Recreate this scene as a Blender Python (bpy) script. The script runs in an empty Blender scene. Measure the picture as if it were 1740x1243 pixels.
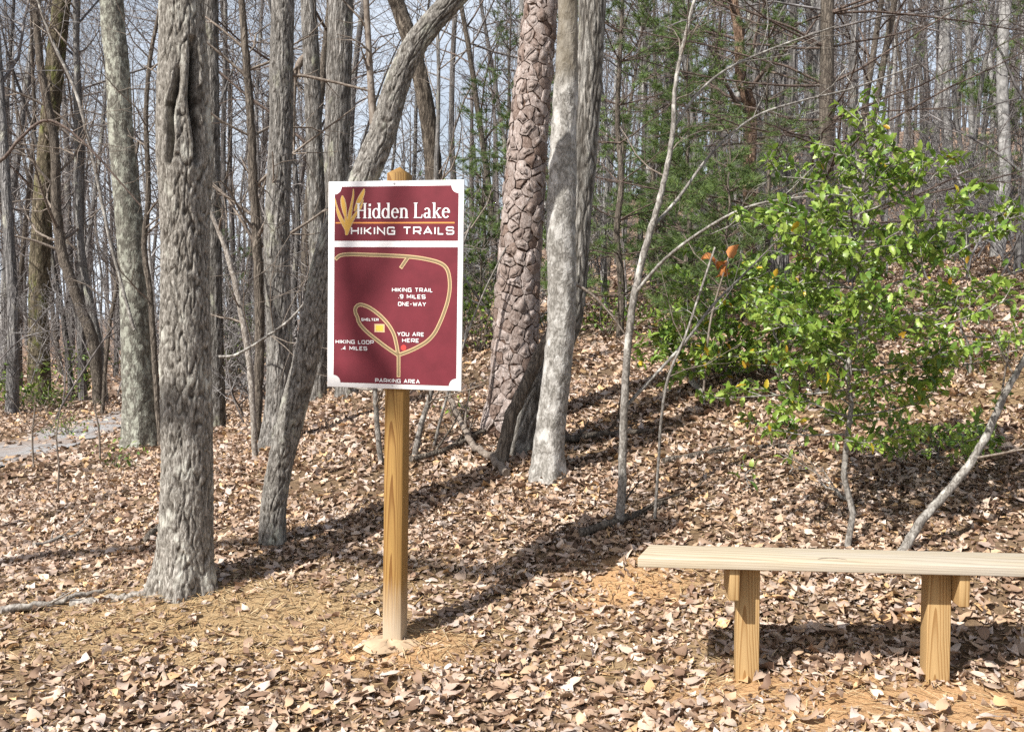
import bpy, math, random
import numpy as np
from mathutils import Vector, Euler, Matrix

# ------------------------------------------------------------------ camera, sky, sun, exposure
SC = bpy.context.scene
COL = SC.collection
FPX, CXP, CYP, HOR = 1707.0, 870.0, 621.5, 540.0      # focal length and centre in photo pixels, horizon row
CAM_Z = 1.5
PITCH = math.atan((CYP - HOR) / FPX)
cam_d = bpy.data.cameras.new('camera')
cam_d.sensor_fit = 'HORIZONTAL'
cam_d.angle = 2 * math.atan(CXP / FPX)
cam_d.clip_start = 0.05
cam_d.clip_end = 2000
cam = bpy.data.objects.new('camera', cam_d)
COL.objects.link(cam)
cam.location = (0, 0, CAM_Z)
cam.rotation_euler = (math.radians(90) - PITCH, 0, 0)
SC.camera = cam

SUN_EL = math.radians(46)
TRAVEL = np.array([0.73, 0.68]); TRAVEL = TRAVEL / np.linalg.norm(TRAVEL)
wd = bpy.data.worlds.new('World'); SC.world = wd; wd.use_nodes = True
wn = wd.node_tree
sky = wn.nodes.new('ShaderNodeTexSky'); sky.sky_type = 'NISHITA'; sky.sun_disc = False
sky.sun_elevation = SUN_EL
sky.sun_rotation = math.atan2(-TRAVEL[0], -TRAVEL[1])
sky.air_density = 1.0; sky.dust_density = 3.0; sky.ozone_density = 1.5
bgn = wn.nodes['Background']; bgn.inputs['Strength'].default_value = 0.072
# thin high cloud drawn out over the whole sky
wtc = wn.nodes.new('ShaderNodeTexCoord')
wmp = wn.nodes.new('ShaderNodeMapping'); wmp.inputs['Scale'].default_value = (1.0, 1.0, 2.2)
wn.links.new(wtc.outputs['Generated'], wmp.inputs[0])
wnz = wn.nodes.new('ShaderNodeTexNoise'); wnz.inputs['Scale'].default_value = 2.6; wnz.inputs['Detail'].default_value = 6; wnz.inputs['Roughness'].default_value = 0.6
wn.links.new(wmp.outputs[0], wnz.inputs['Vector'])
wrp = wn.nodes.new('ShaderNodeValToRGB')
wrp.color_ramp.elements[0].position = 0.30; wrp.color_ramp.elements[0].color = (0.35, 0.35, 0.35, 1)
wrp.color_ramp.elements[1].position = 0.62; wrp.color_ramp.elements[1].color = (0.95, 0.95, 0.95, 1)
wn.links.new(wnz.outputs[0], wrp.inputs[0])
wmx = wn.nodes.new('ShaderNodeMix'); wmx.data_type = 'RGBA'
wsx = wn.nodes.new('ShaderNodeSeparateXYZ'); wn.links.new(wtc.outputs['Generated'], wsx.inputs[0])
whz = wn.nodes.new('ShaderNodeMapRange'); whz.inputs[1].default_value = 0.0; whz.inputs[2].default_value = 0.75; whz.inputs[3].default_value = 1.0; whz.inputs[4].default_value = 0.12
wn.links.new(wsx.outputs[2], whz.inputs[0])
wml = wn.nodes.new('ShaderNodeMath'); wml.operation = 'MULTIPLY'
wn.links.new(wrp.outputs[0], wml.inputs[0]); wn.links.new(whz.outputs[0], wml.inputs[1])
wn.links.new(wml.outputs[0], wmx.inputs[0]); wn.links.new(sky.outputs[0], wmx.inputs[6])
wmx.inputs[7].default_value = (10.0, 10.8, 11.9, 1)
wn.links.new(wmx.outputs[2], bgn.inputs['Color'])
sun_d = bpy.data.lights.new('sun', 'SUN'); sun_d.energy = 5.0; sun_d.angle = math.radians(0.55)
sun_d.color = (1.0, 0.965, 0.91)
sun = bpy.data.objects.new('sun', sun_d); COL.objects.link(sun)
sun.location = (-8, -12, 15)
tv = Vector((TRAVEL[0] * math.cos(SUN_EL), TRAVEL[1] * math.cos(SUN_EL), -math.sin(SUN_EL)))
sun.rotation_euler = tv.to_track_quat('-Z', 'Y').to_euler()
SC.view_settings.view_transform = 'Standard'
SC.view_settings.look = 'None'
SC.view_settings.exposure = 0.68
SC.view_settings.gamma = 1.0
SC.view_settings.use_curve_mapping = False
SC.render.engine = 'CYCLES'
SC.cycles.max_bounces = 5
SC.cycles.diffuse_bounces = 3
SC.cycles.glossy_bounces = 2
SC.cycles.transmission_bounces = 2
SC.cycles.use_denoising = False
SC.cycles.use_adaptive_sampling = False
SC.cycles.sample_clamp_indirect = 4.0

RNG = np.random.default_rng(7)

# ------------------------------------------------------------------ numeric helpers
_perm = np.random.default_rng(11).permutation(256)
_perm = np.concatenate([_perm, _perm, _perm])
_grad = np.random.default_rng(5).normal(size=(256, 3))
_grad /= np.linalg.norm(_grad, axis=1)[:, None]

def perlin(p):
    p = np.asarray(p, float)
    i = np.floor(p).astype(int); f = p - i
    u = f * f * f * (f * (f * 6 - 15) + 10)
    i &= 255
    out = np.zeros(len(p))
    for dx in (0, 1):
        for dy in (0, 1):
            for dz in (0, 1):
                h = _perm[_perm[_perm[i[:, 0] + dx] + i[:, 1] + dy] + i[:, 2] + dz]
                g = _grad[h]
                w = ((u[:, 0] if dx else 1 - u[:, 0]) * (u[:, 1] if dy else 1 - u[:, 1]) * (u[:, 2] if dz else 1 - u[:, 2]))
                out += w * ((f[:, 0] - dx) * g[:, 0] + (f[:, 1] - dy) * g[:, 1] + (f[:, 2] - dz) * g[:, 2])
    return out * 1.5

def ss(a, b, x):
    t = np.clip((np.asarray(x, float) - a) / (b - a), 0, 1)
    return t * t * (3 - 2 * t)

MOUNDS = []      # (x, y, radius, height)

def hill(x, y):
    x = np.asarray(x, float); y = np.asarray(y, float)
    yy = np.maximum(y, 2.0)
    a = ss(-4.5, -0.2, x)
    xs = np.where(x > 10, 10 + (x - 10) * 0.35, x)
    xs = np.where(xs > 40, 40, xs)
    sp = 0.35 * np.log1p(np.exp(np.clip((xs + 0.5) / 0.35, -50, 50)))
    z = 0.13 * sp + 0.07 * a * (np.minimum(yy, 60) - 4.6)
    z = z + 0.16 * a * (np.clip(yy, 3.2, 7.6) - 4.6)
    w = ss(0.1, 0.8, x) * (1 - ss(3.75, 4.5, yy))            # levelled pad the bench stands on
    z = z * (1 - w) + (0.068 + 0.012 * (xs - 1)) * w
    z = z + ss(24, 95, yy) * (1.0 + 10 * ss(-0.22, 0.45, x / yy))
    z = z - 0.015 * np.clip(-x - 2, 0, 12)
    return z

def ground_z(x, y):
    x = np.atleast_1d(np.asarray(x, float)); y = np.atleast_1d(np.asarray(y, float))
    z = hill(x, y)
    q = np.stack([x * 0.55, y * 0.55, np.zeros_like(x)], 1)
    z = z + 0.05 * perlin(q) + 0.022 * perlin(q * 3.7 + 9)
    for (mx, my, r, h) in MOUNDS:
        z = z + h * np.exp(-((x - mx) ** 2 + (y - my) ** 2) / (r * r))
    return z

def gz(x, y):
    return float(ground_z(x, y)[0])

_cp, _sp = math.cos(PITCH), math.sin(PITCH)

def ray(px, py):
    a = (px - CXP) / FPX; b = -(py - CYP) / FPX
    return np.array([a, _cp + b * _sp, -_sp + b * _cp])

def P(px, py, Y):
    d = ray(px, py)
    return np.array([0, 0, CAM_Z]) + d * (Y / d[1])

_ts = np.geomspace(2.0, 150, 1500)

def G(px, py):
    d = ray(px, py)
    pts = np.array([0, 0, CAM_Z])[None] + d[None] * _ts[:, None]
    g = ground_z(pts[:, 0], pts[:, 1])
    k = np.where(pts[:, 2] < g)[0]
    k = k[0] if len(k) else len(_ts) - 1
    p = pts[k].copy(); p[2] = g[k]
    return p

p_ = G(312, 1000); MOUNDS.append((p_[0], p_[1], 0.55, 0.05))
for q_ in ((463, 922), (928, 806), (468, 755)):
    p_ = G(*q_); MOUNDS.append((p_[0], p_[1], 0.26, 0.05))
p_ = G(671, 1085); MOUNDS.append((p_[0], p_[1], 0.30, 0.03))

def catmull(pts, per=8):
    pts = np.asarray(pts, float)
    n = len(pts)
    if n < 3:
        t = np.linspace(0, 1, per + 1)[:, None]
        return pts[0] * (1 - t) + pts[-1] * t
    out = []
    for i in range(n - 1):
        p0 = pts[max(i - 1, 0)]; p1 = pts[i]; p2 = pts[i + 1]; p3 = pts[min(i + 2, n - 1)]
        for t in np.linspace(0, 1, per, endpoint=False):
            out.append(0.5 * ((2 * p1) + (-p0 + p2) * t + (2 * p0 - 5 * p1 + 4 * p2 - p3) * t * t + (-p0 + 3 * p1 - 3 * p2 + p3) * t ** 3))
    out.append(pts[-1])
    return np.array(out)

def resample(path, step):
    """path: (n,4) x y z r -> even arclength"""
    seg = np.linalg.norm(np.diff(path[:, :3], axis=0), axis=1)
    s = np.concatenate([[0], np.cumsum(seg)])
    n = max(3, int(s[-1] / step) + 1)
    t = np.linspace(0, s[-1], n)
    return np.stack([np.interp(t, s, path[:, k]) for k in range(path.shape[1])], 1), t

def frames(pts):
    n = len(pts)
    T = np.gradient(pts, axis=0)
    T /= np.linalg.norm(T, axis=1)[:, None] + 1e-12
    ref = np.array([1.0, 0, 0]) if abs(T[0][0]) < 0.9 else np.array([0, 1.0, 0])
    A = np.zeros_like(pts)
    a = ref - T[0] * ref.dot(T[0]); a /= np.linalg.norm(a)
    A[0] = a
    for i in range(1, n):
        a = a - T[i] * a.dot(T[i]); a /= np.linalg.norm(a) + 1e-12
        A[i] = a
    return T, A, np.cross(T, A)

class MB:
    """collects geometry for one mesh"""
    def __init__(self):
        self.V = []; self.F4 = []; self.F3 = []; self.n = 0; self.C = []; self.hasC = False
    def add(self, V, F4=None, F3=None, col=None):
        V = np.asarray(V, float)
        self.V.append(V)
        if F4 is not None and len(F4): self.F4.append(np.asarray(F4, int) + self.n)
        if F3 is not None and len(F3): self.F3.append(np.asarray(F3, int) + self.n)
        if col is not None:
            self.hasC = True
            c = np.asarray(col, float)
            if c.ndim == 1: c = np.tile(c, (len(V), 1))
            self.C.append(c)
        else:
            self.C.append(np.ones((len(V), 3)) * 0.5)
        self.n += len(V)
        return self
    def tube(self, pts, rad, sides=5, col=None, cap=False):
        pts = np.asarray(pts, float)
        T, A, B = frames(pts)
        th = np.arange(sides) * 2 * math.pi / sides
        rad = np.broadcast_to(np.asarray(rad, float), (len(pts),))
        V = pts[:, None] + rad[:, None, None] * (A[:, None] * np.cos(th)[None, :, None] + B[:, None] * np.sin(th)[None, :, None])
        k = len(pts)
        i = np.arange(k - 1)[:, None]; j = np.arange(sides)[None]
        jn = (j + 1) % sides
        F = np.stack([i * sides + j, i * sides + jn, (i + 1) * sides + jn, (i + 1) * sides + j], -1).reshape(-1, 4)
        self.add(V.reshape(-1, 3), F, None, col)
        if cap:
            for row, c in ((0, pts[0]), (k - 1, pts[-1])):
                ring = V[row]
                W = np.vstack([ring, c[None]])
                f = [[jj, (jj + 1) % sides, sides] if row else [(jj + 1) % sides, jj, sides] for jj in range(sides)]
                self.add(W, None, f, col)
        return self
    def box(self, c, size, R=None, col=None, bevel=0.0):
        c = np.asarray(c, float); h = np.asarray(size, float) / 2
        if bevel <= 0:
            V = np.array([[sx, sy, sz] for sx in (-1, 1) for sy in (-1, 1) for sz in (-1, 1)]) * h
            F = [[0, 1, 3, 2], [4, 6, 7, 5], [0, 4, 5, 1], [2, 3, 7, 6], [0, 2, 6, 4], [1, 5, 7, 3]]
            if R is not None: V = V @ np.asarray(R).T
            return self.add(V + c, F, None, col)
        import bmesh
        bm = bmesh.new(); bmesh.ops.create_cube(bm, size=1)
        for v in bm.verts: v.co = Vector((v.co.x * h[0] * 2, v.co.y * h[1] * 2, v.co.z * h[2] * 2))
        bmesh.ops.bevel(bm, geom=bm.edges[:], offset=bevel, segments=2, affect='EDGES', profile=0.6)
        bm.verts.index_update()
        V = np.array([v.co[:] for v in bm.verts])
        q = [[v.index for v in f.verts] for f in bm.faces if len(f.verts) == 4]
        t = [[v.index for v in f.verts] for f in bm.faces if len(f.verts) == 3]
        bm.free()
        if R is not None: V = V @ np.asarray(R).T
        return self.add(V + c, q, t, col)
    def mesh(self, name, mat, smooth=True, origin=None):
        V = np.concatenate(self.V) if self.V else np.zeros((0, 3))
        if origin is not None: V = V - np.asarray(origin)[None]
        F4 = np.concatenate(self.F4) if self.F4 else np.zeros((0, 4), int)
        F3 = np.concatenate(self.F3) if self.F3 else np.zeros((0, 3), int)
        me = bpy.data.meshes.new(name)
        nl = F4.size + F3.size
        me.vertices.add(len(V)); me.vertices.foreach_set('co', V.astype(np.float32).ravel())
        me.loops.add(nl)
        me.loops.foreach_set('vertex_index', np.concatenate([F4.ravel(), F3.ravel()]).astype(np.int32))
        me.polygons.add(len(F4) + len(F3))
        st = np.concatenate([np.arange(len(F4)) * 4, F4.size + np.arange(len(F3)) * 3]).astype(np.int32)
        me.polygons.foreach_set('loop_start', st)
        if smooth: me.polygons.foreach_set('use_smooth', np.ones(len(F4) + len(F3), bool))
        me.update(calc_edges=True)
        if self.hasC:
            at = me.attributes.new('Col', 'FLOAT_COLOR', 'POINT')
            C = np.concatenate(self.C)
            at.data.foreach_set('color', np.hstack([C, np.ones((len(C), 1))]).astype(np.float32).ravel())
        if mat is not None: me.materials.append(mat)
        return me

def link(name, me, parent=None, loc=None):
    o = bpy.data.objects.new(name, me); COL.objects.link(o)
    if parent is not None: o.parent = parent
    if loc is not None: o.location = loc
    return o

def tag(o, label=None, cat=None, group=None, kind=None):
    if label: o['label'] = label
    if cat: o['category'] = cat
    if group: o['group'] = group
    if kind: o['kind'] = kind
    return o

def thing(name, label, cat, loc=(0, 0, 0), group=None):
    o = bpy.data.objects.new(name, None); COL.objects.link(o)
    o.empty_display_size = 0.1
    o.location = tuple(float(v) for v in loc)
    return tag(o, label, cat, group)

def part(name, mb, mat, parent, smooth=True, kind=None):
    org = np.array(parent.location[:]) if parent.parent is None and parent.type == 'EMPTY' else np.array(parent.get('_org', (0, 0, 0)))
    o = link(name, mb.mesh(name, mat, smooth, org), parent)
    if kind: o['kind'] = kind
    return o

def subpart(name, mb, mat, parent, org, smooth=False):
    return link(name, mb.mesh(name, mat, smooth, org), parent)

# ------------------------------------------------------------------ materials
def new_mat(name):
    m = bpy.data.materials.new(name); m.use_nodes = True
    nt = m.node_tree
    return m, nt, nt.nodes['Principled BSDF']

def nd(nt, t, **kw):
    n = nt.nodes.new(t)
    for k, v in kw.items():
        if k.startswith('i_'):
            n.inputs[k[2:].replace('_', ' ')].default_value = v
        else:
            setattr(n, k, v)
    return n

def ramp(nt, src, stops):
    r = nt.nodes.new('ShaderNodeValToRGB')
    el = r.color_ramp.elements
    while len(el) > 1: el.remove(el[-1])
    el[0].position = stops[0][0]; el[0].color = (*stops[0][1], 1)
    for p, c in stops[1:]:
        e = el.new(p); e.color = (*c, 1)
    nt.links.new(src, r.inputs[0])
    return r.outputs[0]

def mix(nt, fac, a, b, mode='MIX'):
    m = nt.nodes.new('ShaderNodeMix'); m.data_type = 'RGBA'; m.blend_type = mode
    for s, v in ((m.inputs[0], fac), (m.inputs[6], a), (m.inputs[7], b)):
        if isinstance(v, (int, float)): s.default_value = v
        elif isinstance(v, tuple): s.default_value = (*v, 1)
        else: nt.links.new(v, s)
    return m.outputs[2]

def noise(nt, vec, scale, detail=4, rough=0.55, dist=0.0):
    n = nt.nodes.new('ShaderNodeTexNoise')
    n.inputs['Scale'].default_value = scale; n.inputs['Detail'].default_value = detail
    n.inputs['Roughness'].default_value = rough; n.inputs['Distortion'].default_value = dist
    if vec is not None: nt.links.new(vec, n.inputs['Vector'])
    return n.outputs[0]

def mapping(nt, scale=(1, 1, 1), rot=(0, 0, 0), src='Object'):
    tc = nt.nodes.new('ShaderNodeTexCoord')
    mp = nt.nodes.new('ShaderNodeMapping')
    mp.inputs['Scale'].default_value = scale; mp.inputs['Rotation'].default_value = rot
    nt.links.new(tc.outputs[src], mp.inputs[0])
    return mp.outputs[0]

def bump(nt, bs, h, strength=0.5, dist=0.01):
    b = nt.nodes.new('ShaderNodeBump'); b.inputs['Strength'].default_value = strength; b.inputs['Distance'].default_value = dist
    nt.links.new(h, b.inputs['Height']); nt.links.new(b.outputs[0], bs.inputs['Normal'])

def bark_mat(name, dark, mid, light, scale=26, stretch=0.16, bstr=0.8, bdist=0.012, lichen=None, lich_amt=0.58, lich_scale=5.0, moss_h=None, varied=False, top=None):
    m, nt, bs = new_mat(name)
    v = mapping(nt, (1, 1, stretch))
    n0 = noise(nt, v, scale, 2, 0.5, 0.6)
    ab = nd(nt, 'ShaderNodeMath', operation='SUBTRACT'); nt.links.new(n0, ab.inputs[0]); ab.inputs[1].default_value = 0.5
    ab2 = nd(nt, 'ShaderNodeMath', operation='ABSOLUTE'); nt.links.new(ab.outputs[0], ab2.inputs[0])
    nfine = noise(nt, mapping(nt, (1, 1, 0.45)), scale * 2.6, 4, 0.65)
    ml = nd(nt, 'ShaderNodeMath', operation='MULTIPLY_ADD'); nt.links.new(ab2.outputs[0], ml.inputs[0]); ml.inputs[1].default_value = 4.2; 
    sb0 = nd(nt, 'ShaderNodeMath', operation='MULTIPLY_ADD'); nt.links.new(nfine, sb0.inputs[0]); sb0.inputs[1].default_value = 0.9; sb0.inputs[2].default_value = -0.42
    nt.links.new(sb0.outputs[0], ml.inputs[2])
    n1 = ml.outputs[0]
    c = ramp(nt, n1, [(0.02, dark), (0.30, mid), (0.85, light)])
    v2 = mapping(nt, (1, 1, 0.6))
    n2 = noise(nt, v2, lich_scale, 5, 0.65)
    if lichen is not None:
        f = ramp(nt, n2, [(lich_amt - 0.05, (0, 0, 0)), (lich_amt + 0.05, (1, 1, 1))])
        c = mix(nt, f, c, lichen)
    n3 = noise(nt, mapping(nt, (1, 1, 0.3)), 1.7, 3)
    c = mix(nt, 0.55, c, ramp(nt, n3, [(0.3, (0.55, 0.53, 0.5)), (0.7, (1.25, 1.22, 1.2))]), 'MULTIPLY')
    if moss_h is not None:
        tc = nt.nodes.new('ShaderNodeTexCoord'); sx = nt.nodes.new('ShaderNodeSeparateXYZ')
        nt.links.new(tc.outputs['Object'], sx.inputs[0])
        ad = nd(nt, 'ShaderNodeMath', operation='MULTIPLY_ADD'); ad.inputs[1].default_value = -0.35
        nt.links.new(n2, ad.inputs[0]); nt.links.new(sx.outputs[2], ad.inputs[2])
        f = ramp(nt, ad.outputs[0], [(0.0, (0.75, 0.75, 0.75)), (moss_h, (0, 0, 0))])
        c = mix(nt, f, c, (0.17, 0.15, 0.06))
    if top is not None:
        tc = nt.nodes.new('ShaderNodeTexCoord'); sx = nt.nodes.new('ShaderNodeSeparateXYZ')
        nt.links.new(tc.outputs['Object'], sx.inputs[0])
        ad = nd(nt, 'ShaderNodeMath', operation='MULTIPLY_ADD'); ad.inputs[1].default_value = 0.35
        nt.links.new(n2, ad.inputs[0]); nt.links.new(sx.outputs[2], ad.inputs[2])
        mr = nt.nodes.new('ShaderNodeMapRange'); mr.inputs[1].default_value = top; mr.inputs[2].default_value = top + 0.12
        nt.links.new(ad.outputs[0], mr.inputs[0])
        c = mix(nt, mr.outputs[0], c, mix(nt, 0.25, (0.17, 0.145, 0.105), c))
    if varied:
        oi = nt.nodes.new('ShaderNodeObjectInfo')
        c = mix(nt, 1.0, c, ramp(nt, oi.outputs['Random'], [(0, (0.55, 0.52, 0.5)), (0.4, (0.85, 0.82, 0.8)), (0.75, (1.0, 1.0, 1.0)), (1, (1.5, 1.48, 1.45))]), 'MULTIPLY')
    nt.links.new(c, bs.inputs['Base Color'])
    bs.inputs['Roughness'].default_value = 0.9
    bs.inputs['Specular IOR Level'].default_value = 0.25
    bump(nt, bs, n1, bstr, bdist)
    return m

M = {}
_HV = {}
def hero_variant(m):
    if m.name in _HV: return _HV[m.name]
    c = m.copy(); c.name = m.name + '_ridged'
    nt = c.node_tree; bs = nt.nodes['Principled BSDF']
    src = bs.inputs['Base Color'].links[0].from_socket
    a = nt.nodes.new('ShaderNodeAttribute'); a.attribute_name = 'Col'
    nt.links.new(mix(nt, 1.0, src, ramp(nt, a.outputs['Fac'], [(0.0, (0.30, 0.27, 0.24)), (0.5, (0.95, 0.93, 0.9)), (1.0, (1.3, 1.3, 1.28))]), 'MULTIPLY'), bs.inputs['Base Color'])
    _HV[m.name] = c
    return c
M['bark_oak'] = bark_mat('bark_oak', (0.115, 0.106, 0.093), (0.215, 0.203, 0.183), (0.355, 0.341, 0.315), 70, 0.3, 0.5, 0.005, (0.43, 0.43, 0.39), 0.60, 9)
M['bark_curved'] = bark_mat('bark_curved', (0.095, 0.089, 0.081), (0.19, 0.181, 0.167), (0.31, 0.30, 0.282), 60, 0.3, 0.6, 0.006, (0.36, 0.37, 0.32), 0.60, 6)
M['bark_grey'] = bark_mat('bark_grey', (0.097, 0.093, 0.087), (0.195, 0.188, 0.178), (0.33, 0.322, 0.308), 34, 0.16, 0.9, 0.012, (0.34, 0.35, 0.28), 0.62)
M['bark_lichen'] = bark_mat('bark_lichen', (0.09, 0.088, 0.075), (0.16, 0.158, 0.135), (0.25, 0.245, 0.22), 34, 0.4, 0.6, 0.008, (0.37, 0.39, 0.34), 0.53, 16)
M['bark_dark'] = bark_mat('bark_dark', (0.06, 0.05, 0.04), (0.13, 0.11, 0.09), (0.22, 0.19, 0.155), 34, 0.2, 0.9, 0.012)
M['bark_mossy'] = bark_mat('bark_mossy', (0.08, 0.07, 0.045), (0.17, 0.145, 0.10), (0.28, 0.24, 0.18), 34, 0.14, 1.0, 0.015, (0.16, 0.17, 0.06), 0.58)
M['bark_smooth'] = bark_mat('bark_smooth', (0.16, 0.155, 0.143), (0.27, 0.263, 0.247), (0.40, 0.395, 0.38), 40, 0.5, 0.5, 0.006, (0.50, 0.50, 0.487), 0.55, 13, top=2.55)
M['bark_rough'] = bark_mat('bark_rough', (0.10, 0.096, 0.088), (0.19, 0.183, 0.17), (0.32, 0.31, 0.29), 55, 0.13, 0.8, 0.008, (0.36, 0.37, 0.29), 0.64, 6)
M['bark_sapling'] = bark_mat('bark_sapling', (0.11, 0.10, 0.088), (0.215, 0.20, 0.18), (0.33, 0.315, 0.29), 46, 0.5, 0.4, 0.004, (0.50, 0.49, 0.45), 0.6, 14)
M['twig'] = bark_mat('twig', (0.13, 0.105, 0.085), (0.21, 0.175, 0.145), (0.30, 0.265, 0.225), 30, 0.5, 0.2, 0.003)
M['twig_dark'] = bark_mat('twig_dark', (0.07, 0.05, 0.042), (0.12, 0.09, 0.075), (0.19, 0.15, 0.125), 30, 0.5, 0.2, 0.003)
M['forest_bark'] = bark_mat('forest_bark', (0.088, 0.085, 0.083), (0.18, 0.175, 0.172), (0.32, 0.314, 0.308), 16, 0.12, 1.0, 0.03, (0.36, 0.36, 0.31), 0.62, 4, varied=True)
M['forest_twig'] = bark_mat('forest_twig', (0.125, 0.117, 0.115), (0.205, 0.195, 0.193), (0.32, 0.309, 0.306), 8, 0.5, 0.0, 0.003, varied=True)
M['pale_bark'] = bark_mat('pale_bark', (0.19, 0.187, 0.18), (0.31, 0.305, 0.295), (0.43, 0.425, 0.415), 10, 0.5, 0.4, 0.01)
M['snag'] = bark_mat('snag', (0.09, 0.055, 0.035), (0.20, 0.13, 0.09), (0.34, 0.24, 0.17), 20, 0.3, 1.0, 0.02)
M['pine_inner'] = bark_mat('pine_inner', (0.06, 0.038, 0.029), (0.11, 0.07, 0.052), (0.18, 0.12, 0.09), 45, 0.3, 0.7, 0.008)
M['dead_wood'] = bark_mat('dead_wood', (0.15, 0.13, 0.11), (0.28, 0.255, 0.225), (0.44, 0.41, 0.37), 40, 0.5, 0.4, 0.004)

def plate_mat():
    m, nt, bs = new_mat('pine_plate')
    v = mapping(nt, (1, 1, 0.55))
    n1 = noise(nt, v, 48, 6, 0.72, 0.8)
    oi = nt.nodes.new('ShaderNodeObjectInfo')
    c = ramp(nt, n1, [(0.3, (0.15, 0.11, 0.092)), (0.5, (0.31, 0.262, 0.238)), (0.7, (0.48, 0.435, 0.41))])
    c = mix(nt, 1.0, c, ramp(nt, oi.outputs['Random'], [(0, (0.6, 0.5, 0.44)), (0.5, (0.95, 0.92, 0.9)), (1, (1.25, 1.23, 1.22))]), 'MULTIPLY')
    nt.links.new(c, bs.inputs['Base Color']); bs.inputs['Roughness'].default_value = 0.9
    bs.inputs['Specular IOR Level'].default_value = 0.2
    bump(nt, bs, n1, 1.0, 0.012)
    return m
M['pine_plate'] = plate_mat()

def attr_mat(name, rough=0.75, trans=0.0, spec=0.3, bumps=0.0, tint=None, coat=0.0):
    m, nt, bs = new_mat(name)
    a = nt.nodes.new('ShaderNodeAttribute'); a.attribute_name = 'Col'
    c = a.outputs['Color']
    n1 = noise(nt, mapping(nt), 90, 3, 0.6)
    c = mix(nt, 0.5, c, ramp(nt, n1, [(0.3, (0.7, 0.68, 0.66)), (0.7, (1.25, 1.25, 1.25))]), 'MULTIPLY')
    nt.links.new(c, bs.inputs['Base Color'])
    bs.inputs['Roughness'].default_value = rough
    bs.inputs['Specular IOR Level'].default_value = spec
    if bumps: bump(nt, bs, n1, bumps, 0.004)
    if trans > 0:
        tr = nt.nodes.new('ShaderNodeBsdfTranslucent')
        nt.links.new(c, tr.inputs[0])
        mx = nt.nodes.new('ShaderNodeMixShader'); mx.inputs[0].default_value = trans
        nt.links.new(bs.outputs[0], mx.inputs[1]); nt.links.new(tr.outputs[0], mx.inputs[2])
        nt.links.new(mx.outputs[0], nt.nodes['Material Output'].inputs[0])
    return m
M['leaf'] = attr_mat('fallen_leaf', 0.62, 0.12, 0.35, 0.25)
M['straw'] = attr_mat('pine_straw', 0.6, 0.0, 0.35)
M['holly'] = attr_mat('holly_leaf', 0.38, 0.34, 0.45)
M['needle'] = attr_mat('pine_needle', 0.5, 0.25, 0.35)
M['shrub'] = attr_mat('shrub_leaf', 0.45, 0.25, 0.4)

def ground_mat():
    m, nt, bs = new_mat('forest_floor')
    v = mapping(nt)
    vo = nt.nodes.new('ShaderNodeTexVoronoi'); vo.inputs['Scale'].default_value = 17
    wv = mix(nt, 0.06, v, noise_col(nt, v, 9))
    nt.links.new(wv, vo.inputs['Vector'])
    sep = nt.nodes.new('ShaderNodeSeparateColor'); nt.links.new(vo.outputs['Color'], sep.inputs[0])
    c = ramp(nt, sep.outputs[0], [(0.0, (0.10, 0.065, 0.045)), (0.3, (0.19, 0.125, 0.085)), (0.6, (0.30, 0.21, 0.155)), (1.0, (0.44, 0.345, 0.275))])
    n2 = noise(nt, v, 0.6, 4)
    c = mix(nt, 0.6, c, ramp(nt, n2, [(0.3, (0.62, 0.57, 0.54)), (0.7, (1.15, 1.12, 1.1))]), 'MULTIPLY')
    nf = noise(nt, v, 70, 5, 0.7)
    soil = ramp(nt, nf, [(0.3, (0.085, 0.055, 0.034)), (0.7, (0.21, 0.145, 0.085))])
    at = nt.nodes.new('ShaderNodeAttribute'); at.attribute_name = 'Col'
    s2 = nt.nodes.new('ShaderNodeSeparateColor'); nt.links.new(at.outputs['Color'], s2.inputs[0])
    clay = ramp(nt, nf, [(0.3, (0.36, 0.20, 0.09)), (0.7, (0.60, 0.38, 0.20))])
    straw = ramp(nt, nf, [(0.3, (0.25, 0.165, 0.085)), (0.7, (0.47, 0.335, 0.185))])
    c = mix(nt, s2.outputs[0], c, soil)          # near: bare soil below the real leaves
    c = mix(nt, s2.outputs[1], c, straw)
    c = mix(nt, s2.outputs[2], c, clay)
    nt.links.new(c, bs.inputs['Base Color']); bs.inputs['Roughness'].default_value = 0.95
    bs.inputs['Specular IOR Level'].default_value = 0.15
    bump(nt, bs, nf, 0.7, 0.02)
    return m

def noise_col(nt, vec, scale):
    n = nt.nodes.new('ShaderNodeTexNoise'); n.inputs['Scale'].default_value = scale
    nt.links.new(vec, n.inputs['Vector'])
    return n.outputs[1]
M['ground'] = ground_mat()

def gravel_mat():
    m, nt, bs = new_mat('gravel_path')
    v = mapping(nt)
    nf = noise(nt, v, 22, 8, 0.8)
    c = ramp(nt, nf, [(0.3, (0.15, 0.145, 0.143)), (0.5, (0.29, 0.283, 0.28)), (0.7, (0.46, 0.452, 0.45))])
    n2 = noise(nt, v, 1.3, 4)
    f = ramp(nt, n2, [(0.42, (0, 0, 0)), (0.62, (0.75, 0.75, 0.75))])
    c = mix(nt, f, c, (0.26, 0.185, 0.135))
    nt.links.new(c, bs.inputs['Base Color']); bs.inputs['Roughness'].default_value = 0.95
    bump(nt, bs, nf, 0.8, 0.02)
    return m
M['gravel'] = gravel_mat()

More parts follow.
